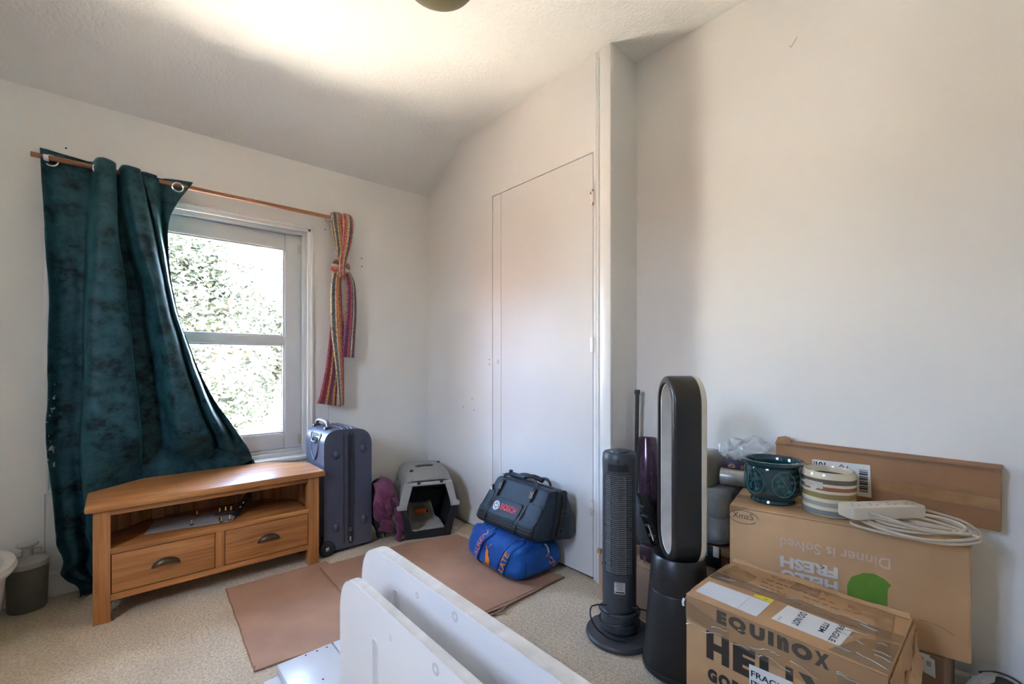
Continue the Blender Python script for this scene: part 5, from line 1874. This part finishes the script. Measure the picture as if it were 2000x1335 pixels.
# wrinkles in the clear tape
M['tape_crease'] = sheet_glass('tape_crease', (1, 1, 1, 1), .08, .2, .40, (0.80, 0.74, 0.64, 1))
rnd = random.Random(5)
for m_, u0, u1, v0, v1, n in ((FE, .01, .32, .315, .345, 9), (TE, .36, .455, .02, .14, 9), (TE, .01, .40, .158, .20, 8), (FE, .375, .455, .30, .37, 6)):
    bm = BM()
    for _ in range(n):
        u, v = rnd.uniform(u0, u1), rnd.uniform(v0, v1)
        L_, a = rnd.uniform(.02, .07), rnd.uniform(-.5, .5)
        P = [Vector((u + L_ * t * cos(a) * .5, v + L_ * t * sin(a) * .35 + .002 * sin(t * 4 + u * 90), .0028)) for t in (-1, -.5, 0, .5, 1)]
        P = [Vector((min(max(q.x, .001), .460), min(max(q.y, .001 if m_ is TE else .1), .33 if m_ is TE else .398), q.z)) for q in P]
        tube(bm, smooth_path(P, 3), [.0001] + [.0012] * 11 + [.0001], 4)
    bmesh.ops.transform(bm, matrix=m_, verts=bm.verts)
    wobj('tape_wrinkles', bm, M['tape_crease'], ex)['kind'] = 'stuff'
# crushed corners, torn flaps and a loose curl of tape at the right-hand end
def crumple(parent, name, pts, mat, th=.0035, amp=.004, seed=0):
    bm = BM()
    vs = [bm.verts.new(p_) for p_ in pts]
    bm.faces.new(vs)
    bmesh.ops.triangulate(bm, faces=bm.faces)
    subdiv(bm, .018)
    jitter(bm, amp, 45, seed)
    o = wobj(name, bm, mat, parent, smooth=False)
    solidify(o, th, 0); bake(o)
    return o
crumple(ex, 'torn_flap', [(1.262, .190, .392), (1.595, .190, .394), (1.585, .184, .35), (1.52, .180, .36), (1.47, .183, .33), (1.40, .178, .352), (1.34, .182, .32), (1.285, .180, .335)], M['card_a'], seed=2)
crumple(ex, 'torn_flap', [(1.30, .188, .330), (1.46, .188, .345), (1.44, .168, .30), (1.36, .172, .285)], M['card_b'], seed=3)
crumple(ex, 'torn_flap', [(1.47, .188, .30), (1.585, .188, .35), (1.575, .170, .29), (1.50, .175, .25)], M['card_b'], seed=6)
crumple(ex, 'crushed_corner', [(1.565, .650, .401), (1.588, .656, .402), (1.594, .640, .394), (1.590, .585, .399), (1.572, .60, .4015)], M['card_a'], seed=4)
crumple(ex, 'crushed_corner', [(1.256, .657, .386), (1.30, .659, .401), (1.47, .661, .401), (1.56, .660, .400), (1.50, .652, .4025), (1.28, .650, .4025)], M['card_a'], .002, .002, seed=8)
crumple(ex, 'lifted_edge', [(1.575, .655, .403), (1.587, .65, .416), (1.588, .55, .409), (1.588, .44, .414), (1.588, .32, .407), (1.588, .20, .412), (1.572, .195, .404)], M['card_a'], .003, .0025, seed=9)
bm = BM(); strip(bm, smooth_path([(1.585, .180, .404), (1.600, .165, .400), (1.612, .140, .392), (1.618, .118, .380)], 6), .010, (0, 0, 1), .001); wobj('loose_tape', bm, M['clear_tape'], ex)
bm = BM(); strip(bm, smooth_path([(1.36, .162, .35), (1.37, .150, .30), (1.40, .14, .24), (1.41, .13, .17)], 6), .022, (-1, -.3, 0), .001); wobj('loose_tape', bm, M['clear_tape'], ex)
bm = BM(); strip(bm, smooth_path([(1.256, .659, .388), (1.253, .661, .378), (1.254, .660, .366)], 6), .007, (-1, 0, 0), .001); wobj('loose_tape', bm, M['label'], ex)

# -- low carton carrying the tall one
lo = thing('carton', 'low brown carton with a small paper label, underneath the carton with white lettering', 'carton', (1.84, .33, 0))
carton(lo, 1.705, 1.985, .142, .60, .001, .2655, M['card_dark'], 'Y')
LO = frame((1.705, .60, 0), (0, -1, 0), (0, 0, 1))
flat([(.414, .262), (.438, .257), (.440, .207), (.416, .213)], LO @ Matrix.Translation((0, 0, .0005)), M['label'], lo, 'paper_label')
for k in range(3):
    flat([(.421, .247 - .005 * k), (.431, .246 - .005 * k), (.431, .2445 - .005 * k), (.421, .2455 - .005 * k)], LO @ Matrix.Translation((0, 0, .0012)), M['ink'], lo, 'label_print')
tape(lo, LO, [(.37, .2645), (.428, .2645), (.428, .252), (.37, .256)], M['label'], 'torn_paper', .0006)

# -- carton with white lettering, turned a little from the wall
hfA = math.atan2(-.581, .129)                     # direction of its front edge
hf = thing('carton', 'tan carton with upside-down white lettering and a green blob, carrying the pots', 'carton', (1.600, .673, .267), hfA)
HL, HD, HH = .596, .262, .321
bm = BM(); box(bm, 0, HL, 0, HD, 0.0005, HH - .006, .004); new_obj('carton_body', bm, M['card_b'], hf)
for a, b in ((0, HD / 2 - .001), (HD / 2 + .001, HD)):
    bm = BM(); box(bm, 0, HL, a, b, HH - .0055, HH, .0015); new_obj('top_flap', bm, M['card_b'], hf)
HF = hf.matrix_basis @ frame((0, 0, 0), (1, 0, 0), (0, 0, 1))
bpy.context.view_layer.update()
HF = hf.matrix_world @ frame((0, 0, 0), (1, 0, 0), (0, 0, 1))
M['print_cream'] = plain('cream_print', (0.52, 0.41, 0.33, 1), .65)
M['print_pale'] = plain('pale_grey_print', (0.56, 0.51, 0.46, 1), .65)
M['print_lime'] = plain('lime_green_print', (0.105, 0.235, 0.018, 1), .65)
letter('Dinner is Solved', (.152, .428, .211, .243), HF, M['print_cream'], hf, .010, flip=True)
letter('FRESH', (.151, .304, .148, .184), HF, M['print_pale'], hf, .045, flip=True)
letter('HELLO', (.151, .304, .105, .141), HF, M['print_pale'], hf, .045, flip=True)
flat(round_poly([(.327, .08), (.327, .140), (.337, .166), (.366, .185), (.391, .190), (.413, .181), (.430, .167), (.422, .153), (.421, .08)], [.01, .02, .02, .02, .02, .006, .001, .01, .01], 5), HF @ Matrix.Translation((0, 0, .0003)), M['print_lime'], hf, 'green_blob', .0004)
bm = BM(); tube(bm, [HF @ Vector((.043 + .044 * cos(a) , .287 + .022 * sin(a) , .0006)) for a in [2 * pi * i / 32 for i in range(30)]], .0007, 5); bmesh.ops.transform(bm, matrix=hf.matrix_world.inverted(), verts=bm.verts)
new_obj('pen_ring', bm, M['ballpoint'], hf)
letter('XmaS', (.010, .072, .281, .302), HF, M['ballpoint'], hf, -.012)
flat([(.0, .295), (.060, .3205), (.0, .3205)], HF @ Matrix.Translation((0, 0, .0004)), M['tape'], hf, 'tape', .0003)
TT = hf.matrix_world @ frame((0, 0, HH), (1, 0, 0), (0, 1, 0))
flat([(0, HD / 2 - .025), (.10, HD / 2 - .025), (.10, HD / 2 + .025), (0, HD / 2 + .025)], TT @ Matrix.Translation((0, 0, .0003)), M['tape'], hf, 'tape', .0003)
bm = BM(); tube(bm, [(HL - .006, .004, .006), (HL - .004, .002, .16), (HL - .005, .003, HH - .01)], .0035, 5); jitter(bm, .002, 40, 1); new_obj('worn_corner', bm, M['card_a'], hf)
o = None
bm = BM(); box(bm, HL - .05, HL + .004, .0, .07, HH - .0005, HH + .003, .001); jitter(bm, .004, 50, 2); new_obj('lifted_flap', bm, M['card_b'], hf)

# -- long flat carton standing against the wall on top
lg = thing('carton', 'long narrow brown carton standing on edge along the wall behind the pots', 'carton', (1.96, .34, .588))
bm = BM(); box(bm, 1.928, 1.996, .042, .636, .5885, .766, .003); wobj('carton_body', bm, M['card_c'], lg)
bm = BM(); prism(bm, [(1.926, .040), (1.998, .040), (1.998, .632), (1.985, .640), (1.926, .628)], .768, .7745, bevel=.001, segs=1); wobj('lid_flap', bm, M['card_c'], lg)
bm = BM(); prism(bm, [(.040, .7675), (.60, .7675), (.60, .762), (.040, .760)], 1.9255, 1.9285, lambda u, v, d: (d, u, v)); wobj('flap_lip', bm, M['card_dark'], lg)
crumple(lg, 'torn_flap', [(1.925, .635, .768), (1.925, .585, .769), (1.960, .595, .786), (1.992, .62, .790), (1.975, .645, .784)], M['card_c'], .003, .004, 5)
LG = frame((1.9275, .636, 0), (0, -1, 0), (0, 0, 1))
flat([(.123, .725), (.292, .732), (.296, .622), (.124, .618)], LG @ Matrix.Translation((0, 0, .0004)), M['label'], lg, 'shipping_label')
LG2 = LG @ Matrix.Translation((0, 0, .0008))
letter('101', (.134, .164, .702, .720), LG2, M['ink'], lg, .03)
letter('III', (.126, .131, .706, .721), LG2, M['ink'], lg, .01)
letter('Ö 1', (.205, .230, .704, .722), LG2, M['ink'], lg, .02)
for k in range(14):
    z = .712 - .0055 * k
    flat([(.262, z), (.286, z + .0006), (.286, z - .0016 - .0014 * (k % 3)), (.262, z - .0022 - .0014 * (k % 3))], LG2, M['ink'], lg, 'bar_code', .0003)
flat([(.0, .690), (.592, .684), (.592, .650), (.0, .655)], LG @ Matrix.Translation((0, 0, .0002)), M['tape'], lg, 'tape', .0002)

# ------------------------------------------------------------------ pots
m = plain('teal_glaze', (0.004, 0.042, 0.050, 1), .10, var=.25, scale=6, coat=.8)
M['teal_glaze'] = m
M['teal_relief'] = plain('teal_glaze_relief', (0.05, 0.15, 0.145, 1), .14, var=.2, coat=.8)
pot = thing('plant_pot', 'glossy dark teal ceramic plant pot with round floral medallions', 'plant pot', (1.762, .592, .5885))
PR = [(0, .001), (.068, .001), (.071, .006), (.068, .014), (.070, .018), (.079, .026), (.085, .040), (.0885, .062), (.0885, .095), (.086, .120), (.084, .127), (.092, .132), (.0985, .139), (.0985, .1455), (.094, .149),
      (.086, .149), (.082, .144), (.080, .120), (.082, .08), (.078, .035), (.05, .018), (0, .016)]
bm = BM(); lathe(bm, PR, 64); new_obj('pot_body', bm, M['teal_glaze'], pot)
def pot_r(z):
    for (r0, z0), (r1, z1) in zip(PR[2:10], PR[3:11]):
        if z0 <= z <= z1:
            return r0 + (r1 - r0) * (z - z0) / (z1 - z0)
    return .087
PA = math.atan2(-.592, -1.762)
def on_pot(a0, u, v, off):
    z = .078 + v
    r = pot_r(z) + off
    a = a0 + u / .0885
    return Vector((r * cos(a), r * sin(a), z))
rnd = random.Random(4)
for a0 in (PA - .72, PA + .42, PA + 1.6, PA - 1.9):
    bm = BM(); tube(bm, [on_pot(a0, .038 * cos(t), .043 * sin(t), .0005) for t in [2 * pi * i / 40 for i in range(40)]], .0016, 6, closed=True)
    new_obj('medallion_ring', bm, M['teal_relief'], pot)
    bm = BM()
    for k in range(16):
        r_, t = .030 * sqrt(rnd.random()), rnd.uniform(0, 2 * pi)
        cu, cv = r_ * cos(t), r_ * sin(t) * 1.05
        for j in range(5):
            q = 2 * pi * j / 5
            c = on_pot(a0, cu + .0042 * cos(q), cv + .0042 * sin(q), .0002)
            bmesh.ops.create_icosphere(bm, subdivisions=1, radius=.0024, matrix=Matrix.Translation(c))
    tube(bm, [on_pot(a0, .012 * sin(t * 5), -.036 + .07 * t, .0004) for t in [i / 14 for i in range(15)]], .0012, 5)
    tube(bm, [on_pot(a0, -.008 + .03 * t, -.010 + .02 * sin(t * 3), .0004) for t in [i / 8 for i in range(9)]], .001, 5)
    new_obj('flower_relief', bm, M['teal_relief'], pot)['kind'] = 'stuff'

m, nt, p = _mat('striped_glaze')
N, L = nt.nodes, nt.links
tc = N.new('ShaderNodeTexCoord'); sx = N.new('ShaderNodeSeparateXYZ'); L.new(tc.outputs['Object'], sx.inputs[0])
nz = N.new('ShaderNodeTexNoise'); nz.inputs['Scale'].default_value = 18; L.new(tc.outputs['Object'], nz.inputs['Vector'])
ma = N.new('ShaderNodeMath'); ma.operation = 'MULTIPLY_ADD'; ma.inputs[1].default_value = .004; L.new(nz.outputs['Fac'], ma.inputs[0]); L.new(sx.outputs['Z'], ma.inputs[2])
mr = N.new('ShaderNodeMapRange'); mr.inputs['From Min'].default_value = .002; mr.inputs['From Max'].default_value = .142; L.new(ma.outputs[0], mr.inputs['Value'])
cr = N.new('ShaderNodeValToRGB'); cr.color_ramp.interpolation = 'CONSTANT'
cre, slt, tpe, rst, olv, sge = (0.60, 0.55, 0.40, 1), (0.20, 0.225, 0.225, 1), (0.125, 0.095, 0.075, 1), (0.30, 0.105, 0.060, 1), (0.26, 0.20, 0.075, 1), (0.33, 0.33, 0.28, 1)
stops = [(0, cre), (.05, slt), (.17, cre), (.25, sge), (.35, cre), (.43, olv), (.55, cre), (.61, rst), (.70, cre), (.765, tpe), (.87, cre)]
e = cr.color_ramp.elements
e[0].position, e[0].color = stops[0]
e[1].position, e[1].color = stops[1]
for ps, c_ in stops[2:]:
    x = e.new(ps); x.color = c_
L.new(mr.outputs[0], cr.inputs['Fac']); L.new(cr.outputs['Color'], p.inputs['Base Color'])
p.inputs['Roughness'].default_value = .18; p.inputs['Coat Weight'].default_value = .5
M['striped'] = m
sj = thing('striped_jar', 'cream ceramic jar with horizontal grey, rust, olive and brown stripes', 'jar', (1.758, .422, .5885))
bm = BM(); lathe(bm, [(0, .001), (.066, .001), (.072, .006), (.074, .014), (.0745, .125), (.073, .136), (.070, .142), (.066, .142), (.064, .136), (.066, .10), (.066, .02), (0, .012)], 56); new_obj('jar_body', bm, M['striped'], sj)
JA = math.atan2(-.422, -1.758)
def on_jar(a, u, v, off):
    return Vector(((.0746 + off) * cos(a + u / .0746), (.0746 + off) * sin(a + u / .0746), v))
M['cream_relief'] = plain('cream_relief', (0.58, 0.545, 0.44, 1), .2, coat=.4)
bm = BM(); prism(bm, [(-.033, .092), (-.012, .092), (-.006, .084), (.004, .084), (.010, .092), (.026, .092), (.026, .112), (-.033, .112)], 0, .0018); subdiv(bm, .008)
for v in bm.verts:
    v.co = on_jar(JA - .55, v.co.x, v.co.y, v.co.z)
new_obj('name_plate', bm, M['cream_relief'], sj, smooth=False)
bm = text_mesh('TOASTED', 1.0, .01, 0); fit(bm, -.030, .024, .0955, .109); subdiv(bm, .005)
for v in bm.verts:
    v.co = on_jar(JA - .55, v.co.x, v.co.y, .0024)
new_obj('lettering', bm, plain('cream_letters', (0.40, 0.38, 0.30, 1), .3), sj, smooth=False)

# ------------------------------------------------------------------ extension lead
M['cable'] = plain('cream_cable', (0.53, 0.445, 0.335, 1), .45, var=.04)
M['socket'] = plain('cream_socket', (0.60, 0.53, 0.42, 1), .4, var=.03)
M['slot'] = plain('socket_slot', (0.22, 0.20, 0.17, 1), .7)
ext = thing('extension_lead', 'cream extension lead with a coiled cable lying on the carton', 'extension lead', (1.72, .25, .5885))
def spt(x, y, z):
    return Vector((x, y, z))
cen = Vector((1.706, .205))
ax1 = Vector((.30, -.954)).normalized(); ax2 = Vector((.954, .30)).normalized()
rnd = random.Random(9)
bm = BM()
P = []
turns = 7
for i in range(turns * 20):
    t = i / 20
    a = 2 * pi * t
    k = int(t)
    ra = .122 + .012 * sin(k * 2.3 + a * .5) - .003 * k
    rb = .070 + .010 * cos(k * 1.7 + a * .5)
    off = Vector((.010 * sin(k * 3.1), .010 * cos(k * 2.2)))
    q = cen + off + ax1 * ra * cos(a) + ax2 * rb * sin(a)
    z = .596 + .0048 * k + .006 * (1 + sin(a * 2 + k)) * (1 if k else .3) + .006 * max(0, -cos(a)) * k * .35
    P.append((q.x, q.y, z))
tube(bm, smooth_path(P, 2), .0043, 7)
wobj('cable', bm, M['cable'], ext)
# gang socket block lying across the coil
b0, b1 = Vector((1.610, .335)), Vector((1.790, .195))
ud = (b1 - b0).normalized(); vd = Vector((-ud.y, ud.x))
if vd.x < 0:
    vd = -vd
BL = (b1 - b0).length
BW = .060
BF = frame((b0.x, b0.y, .6245), (ud.x, ud.y, .01), (vd.x, vd.y, .0))
bm = BM(); prism(bm, rrect(BL, BW, .010, 5, BL / 2, BW / 2 - .012), 0, .034, bevel=.003)
bmesh.ops.transform(bm, matrix=BF, verts=bm.verts); wobj('socket_block', bm, M['socket'], ext)
for k in range(4):
    u = .030 + (BL - .06) * k / 3
    for du, dv, w_, h_ in ((0, .028, .0035, .008), (-.010, .012, .008, .003), (.010, .012, .008, .003)):
        bm = BM(); box(bm, u + du - w_ / 2, u + du + w_ / 2, dv - h_ / 2, dv + h_ / 2, .0338, .0344)
        bmesh.ops.transform(bm, matrix=BF, verts=bm.verts); wobj('pin_hole', bm, M['slot'], ext, smooth=False)
bm = BM()
tube(bm, smooth_path([BF @ Vector((BL - .004, .02, .016)), BF @ Vector((BL + .03, .03, .010)), Vector((1.885, .125, .612)), Vector((1.84, .085, .602)), Vector((1.77, .078, .600))], 8), .0043, 7)
wobj('cable', bm, M['cable'], ext)

# ------------------------------------------------------------------ book, roll and carrier bag behind the pot
roll = thing('paper_roll', 'silver grey rolled tube lying behind the teal pot', 'roll', (1.87, .74, .589))
bm = BM(); tube(bm, [(1.850, .812, .622), (1.886, .67, .622)], .0335, 24); wobj('tube_body', bm, noise_mat('silver_wrap', (0.34, 0.33, 0.31, 1), (0.50, 0.49, 0.47, 1), 30, .3, metal=.5), roll)
bm = BM(); tube(bm, [(1.8485, .8135, .622), (1.8495, .8125, .622)], .026, 20); wobj('tube_end', bm, M['card_dark'], roll)
book = thing('book', 'purple hardback book with gold decoration on its spine, on top of the silver roll', 'book', (1.89, .74, .656))
BK = frame((1.850, .800, .6565), (.22, -.975, 0), (.975, .22, 0))
bm = BM(); box(bm, 0, .16, 0, .09, 0, .003, .001); bmesh.ops.transform(bm, matrix=BK, verts=bm.verts); M['purple_cloth'] = plain('purple_cover', (0.030, 0.016, 0.065, 1), .45); wobj('cover', bm, M['purple_cloth'], book)
bm = BM(); box(bm, 0, .16, 0, .09, .025, .028, .001); bmesh.ops.transform(bm, matrix=BK, verts=bm.verts); wobj('cover', bm, M['purple_cloth'], book)
bm = BM(); box(bm, 0, .16, -.002, .004, 0, .028, .0018); bmesh.ops.transform(bm, matrix=BK, verts=bm.verts); wobj('spine', bm, M['purple_cloth'], book)
bm = BM(); box(bm, .003, .157, .004, .087, .003, .025); bmesh.ops.transform(bm, matrix=BK, verts=bm.verts); wobj('pages', bm, plain('book_pages', (0.5, 0.46, 0.38, 1), .9), book)
M['gold'] = plain('gold_foil', (0.62, 0.42, 0.16, 1), .35, metal=.6)
for u0, n in ((.012, 5), (.058, 3), (.10, 5)):
    bm = BM()
    for k in range(n):
        a = pi * (k + .5) / n
        c = Vector((u0 + .016, .009, 0))
        d = Vector((cos(a), sin(a) * .9, 0))
        q = Vector((-d.y, d.x, 0))
        vs = [bm.verts.new(c + d * .003), bm.verts.new(c + d * .010 + q * .0022), bm.verts.new(c + d * .015), bm.verts.new(c + d * .010 - q * .0022)]
        bm.faces.new(vs)
    vs = [bm.verts.new((u0 + x, y, 0)) for x, y in ((.002, .005), (.030, .005), (.030, .0072), (.002, .0072))]
    bm.faces.new(vs)
    bmesh.ops.transform(bm, matrix=BK @ frame((0, -.0026, 0), (1, 0, 0), (0, 0, 1)), verts=bm.verts)
    wobj('gold_motif', bm, M['gold'], book, smooth=False)
M['poly'] = sheet_glass('milky_polythene', (0.95, 0.96, 0.97, 1), .05, .25, .42, (0.82, 0.84, 0.86, 1))
bag = thing('plastic_bag', 'crumpled translucent white plastic bag on top of the purple book', 'plastic bag', (1.89, .71, .686))
bm = BM(); bmesh.ops.create_icosphere(bm, subdivisions=5, radius=1)
for v in bm.verts:
    x, y, z = v.co
    q = Vector((1.905 + x * .052, .742 + y * .088, .730 + z * (.040 + .018 * max(0, -y + .2))))
    q.z += .02 * max(0, -y) 
    n1_ = noise.noise_vector(q * 22)
    n2_ = noise.noise_vector(q * 60)
    q += n1_ * .020 + n2_ * .006
    q.z = max(q.z, .687)
    q.x = min(q.x, 1.993)
    v.co = q
wobj('bag_body', bm, M['poly'], bag, angle=25)
bm = BM(); strip(bm, smooth_path([(1.86, .79, .715), (1.855, .815, .73), (1.86, .828, .722)], 5), .04, (-1, 0, .3), .001); wobj('bag_handle', bm, M['poly'], bag)

# ------------------------------------------------------------------ folded grey cushion and what it stands on
M['plush'] = noise_mat('grey_plush', (0.185, 0.190, 0.182, 1), (0.26, 0.262, 0.250, 1), 10, .95, .5, 180, sheen=.4)
cu = thing('pet_bed', 'folded grey plush pet bed stacked behind the bladeless fan', 'pet bed', (1.86, .94, .346))
for (ya, yb, za, zb, xa, xb, sd) in ((.828, 1.010, .555, .712, 1.79, 1.985, 1), (.765, 1.050, .440, .582, 1.768, 1.985, 2), (.765, 1.055, .346, .490, 1.757, 1.985, 3)):
    bm = BM(); bmesh.ops.create_uvsphere(bm, u_segments=40, v_segments=24, radius=1)
    for v in bm.verts:
        x, y, z = v.co
        r = sqrt(x * x + y * y); th = math.atan2(y, x)
        X = sgnp(cos(th), .5) * (r ** .42 if r > 0 else 0); Y = sgnp(sin(th), .5) * (r ** .42 if r > 0 else 0); Z = sgnp(z, .7)
        q = Vector(((xa + xb) / 2 + X * (xb - xa) / 2, (ya + yb) / 2 + Y * (yb - ya) / 2, (za + zb) / 2 + Z * (zb - za) / 2))
        q += noise.noise_vector(q * 9 + Vector((sd, 0, 0))) * .012
        q.x = min(q.x, 1.994); q.z = max(q.z, .3465)
        v.co = q
    wobj('fold', bm, M['plush'], cu, angle=180)
bc = thing('carton', 'plain brown carton, shade put into its colour, under the grey pet bed', 'carton', (1.85, .86, 0))
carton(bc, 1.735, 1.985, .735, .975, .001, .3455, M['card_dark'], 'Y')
bp = thing('blue_packet', 'small black packet with a bright blue front on the dark carton behind the bladeless fan', 'packet', (1.718, .84, .30))
bm = BM(); box(bm, 1.706, 1.734, .760, .862, .300, .372, .004); wobj('packet_body', bm, M['black'], bp)
bm = BM(); box(bm, 1.7045, 1.7062, .800, .850, .338, .366); wobj('blue_front', bm, plain('bright_blue', (0.03, 0.25, 0.52, 1), .4), bp)
bm = BM(); box(bm, 1.7035, 1.7062, .756, .778, .345, .385); wobj('white_tag', bm, M['label'], bp)

# ------------------------------------------------------------------ low carton behind the fans with the vacuum parts on it
lb = thing('carton', 'low light brown carton with small dark letters, behind the tower fan', 'carton', (1.82, 1.13, 0))
carton(lb, 1.660, 1.985, .982, 1.284, .001, .226, card_mat('carton_light', (0.42, 0.275, 0.165, 1), .75, 'X'), 'Y')
LB = frame((1.660, 1.284, 0), (0, -1, 0), (0, 0, 1))
letter('C', (.018, .034, .160, .182), LB, M['print_dark'], lb, .03)
letter('K', (.022, .033, .128, .142), LB, M['print_dark'], lb, .01)
for k in range(4):
    flat([(.020, .085 - .012 * k), (.034, .085 - .012 * k), (.034, .080 - .012 * k), (.020, .080 - .012 * k)], LB @ Matrix.Translation((0, 0, .0003)), M['ballpoint'], lb, 'small_print', .0003)
bm = BM(); box(bm, 1.654, 1.672, 1.270, 1.290, .212, .230, .003); jitter(bm, .004, 60, 3); wobj('worn_corner', bm, M['card_b'], lb)
M['purple_gloss'] = plain('metallic_purple', (0.060, 0.026, 0.052, 1), .18, metal=.5, coat=.6, var=.4, scale=14)
M['pipe'] = plain('grey_brown_pipe', (0.085, 0.078, 0.062, 1), .35, metal=.4)
vc = thing('vacuum_cleaner', 'metallic purple stick vacuum cleaner propped in the alcove corner behind the fans', 'vacuum cleaner', (1.88, 1.2, .227))
bm = BM(); tube(bm, [(1.958, 1.285, .24), (1.940, 1.262, .944)], .010, 14); tube(bm, [(1.9415, 1.264, .925), (1.940, 1.262, .947)], .0135, 14); wobj('wand', bm, M['pipe'], vc)
bm = BM()
A, B = Vector((1.870, 1.150, .345)), Vector((1.930, 1.200, .722))
ax = (B - A).normalized()
tube(bm, [A + (B - A) * t for t in (0, .08, .3, .6, .9, .985, 1.0)], [.030, .040, .048, .052, .047, .043, .036], 28)
wobj('dust_bin', bm, M['purple_gloss'], vc)
bm = BM(); tube(bm, [A - ax * .02, A + ax * .02], .043, 24); wobj('bin_base', bm, M['black'], vc)
bm = BM()
box(bm, -.05, .05, -.045, .045, -.10, .10, .012, 2, Matrix.Translation((1.79, 1.135, .372)) @ Matrix.Rotation(radians(-28), 4, 'X') @ Matrix.Rotation(radians(12), 4, 'Y'))
wobj('motor_housing', bm, M['black'], vc)
bm = BM(); box(bm, -.012, .012, -.03, .03, -.075, .075, .006, 2, Matrix.Translation((1.735, 1.105, .345)) @ Matrix.Rotation(radians(-24), 4, 'X')); wobj('grey_flap', bm, M['fan_grey'], vc)
bm = BM(); tube(bm, smooth_path([(1.745, 1.13, .50), (1.74, 1.09, .43), (1.745, 1.06, .37), (1.75, 1.035, .30)], 5), .012, 8, flat=.6); wobj('handle_arm', bm, M['black'], vc)
for t in (.2, .4, .6, .8):
    q = Vector((1.730, 1.125 - .09 * t, .49 - .19 * t))
    bm = BM(); box(bm, q.x - .004, q.x + .006, q.y - .016, q.y + .016, q.z - .006, q.z + .006, .002); wobj('rib', bm, M['fan_grey'], vc)
bm = BM(); tube(bm, [(1.715, 1.062, .385), (1.712, 1.035, .325)], .003, 6); wobj('wire_catch', bm, M['chrome'], vc)
bm = BM(); box(bm, 1.70, 1.76, 1.015, 1.10, .2275, .30, .012); wobj('floor_head', bm, plain('dark_plum_plastic', (0.03, 0.008, 0.02, 1), .5), vc)
bm = BM(); tube(bm, [(1.686, 1.062, .228), (1.686, 1.062, .262)], .004, 8); wobj('metal_pin', bm, M['chrome'], vc)
hd = thing('hand_tool', 'red and black hand tool poking out to the left behind the tower fan', 'tool', (1.72, 1.23, .227))
bm = BM(); prism(bm, round_poly([(1.205, .228), (1.245, .228), (1.262, .30), (1.275, .355), (1.250, .378), (1.215, .33)], .008, 4), 1.70, 1.74, lambda u, v, d: (d, u, v), bevel=.006); wobj('tool_body', bm, M['black'], hd)
bm = BM(); prism(bm, round_poly([(1.245, .335), (1.288, .352), (1.284, .385), (1.262, .418), (1.235, .425), (1.225, .38)], .008, 4), 1.698, 1.742, lambda u, v, d: (d, u, v), bevel=.006); wobj('red_cap', bm, plain('red_plastic', (0.50, 0.02, 0.03, 1), .35), hd)

# ------------------------------------------------------------------ crumpled pouch by the wall
po_ = thing('pouch', 'crumpled dark grey pouch with a pale edge on the floor by the right wall', 'pouch', (1.93, .06, 0))
bm = BM(); bmesh.ops.create_icosphere(bm, subdivisions=4, radius=1)
for v in bm.verts:
    q = Vector((1.915 + v.co.x * .06, .040 + v.co.y * .075, .085 + v.co.z * .082))
    q += noise.noise_vector(q * 18) * .014
    q.z = max(q.z, .002); q.x = min(q.x, 1.982); q.y = min(q.y, .128)
    v.co = q
wobj('pouch_body', bm, plain('dark_olive_fabric', (0.035, 0.036, 0.028, 1), .8, bump=.4, bump_scale=120), po_, angle=180)
crumple(po_, 'pale_edge', [(1.845, .118, .13), (1.86, .110, .155), (1.90, .085, .172), (1.925, .050, .176), (1.90, .055, .160), (1.868, .080, .135)], plain('pale_grey_cloth', (0.32, 0.30, 0.27, 1), .9), .006, .006, 3)
bm = BM(); tube(bm, smooth_path([(1.905, .085, .172), (1.945, .045, .172), (1.965, .0, .15), (1.965, -.04, .10)], 6), .004, 7, flat=.6); wobj('strap', bm, M['black'], po_)

# ------------------------------------------------------------------ pendant lamp
M['olive_glass'] = plain('olive_shade', (0.150, 0.128, 0.055, 1), .5, var=.08, scale=8)
lamp = thing('pendant_lamp', 'olive brown domed pendant lampshade hanging from the ceiling', 'lamp', (.735, 1.165, 2.61))
LZ = -.432
bm = BM(); lathe(bm, [(.0, LZ), (.02, LZ + .001), (.06, LZ + .012), (.10, LZ + .038), (.128, LZ + .075), (.140, LZ + .12), (.136, LZ + .165), (.115, LZ + .21), (.07, LZ + .25), (.03, LZ + .268), (0, LZ + .27)], 48); new_obj('shade', bm, M['olive_glass'], lamp)
bm = BM(); tube(bm, [(0, 0, LZ + .268), (0, 0, -.02)], .004, 8); new_obj('flex', bm, M['gloss_white'], lamp)
bm = BM(); lathe(bm, [(0, -.028), (.03, -.026), (.042, -.012), (.045, 0), (0, 0)], 28); new_obj('ceiling_rose', bm, M['gloss_white'], lamp)
bm = BM(); lathe(bm, [(0, LZ + .262), (.022, LZ + .262), (.02, LZ + .30), (.012, LZ + .315), (0, LZ + .315)], 20); new_obj('lamp_holder', bm, M['gloss_white'], lamp)
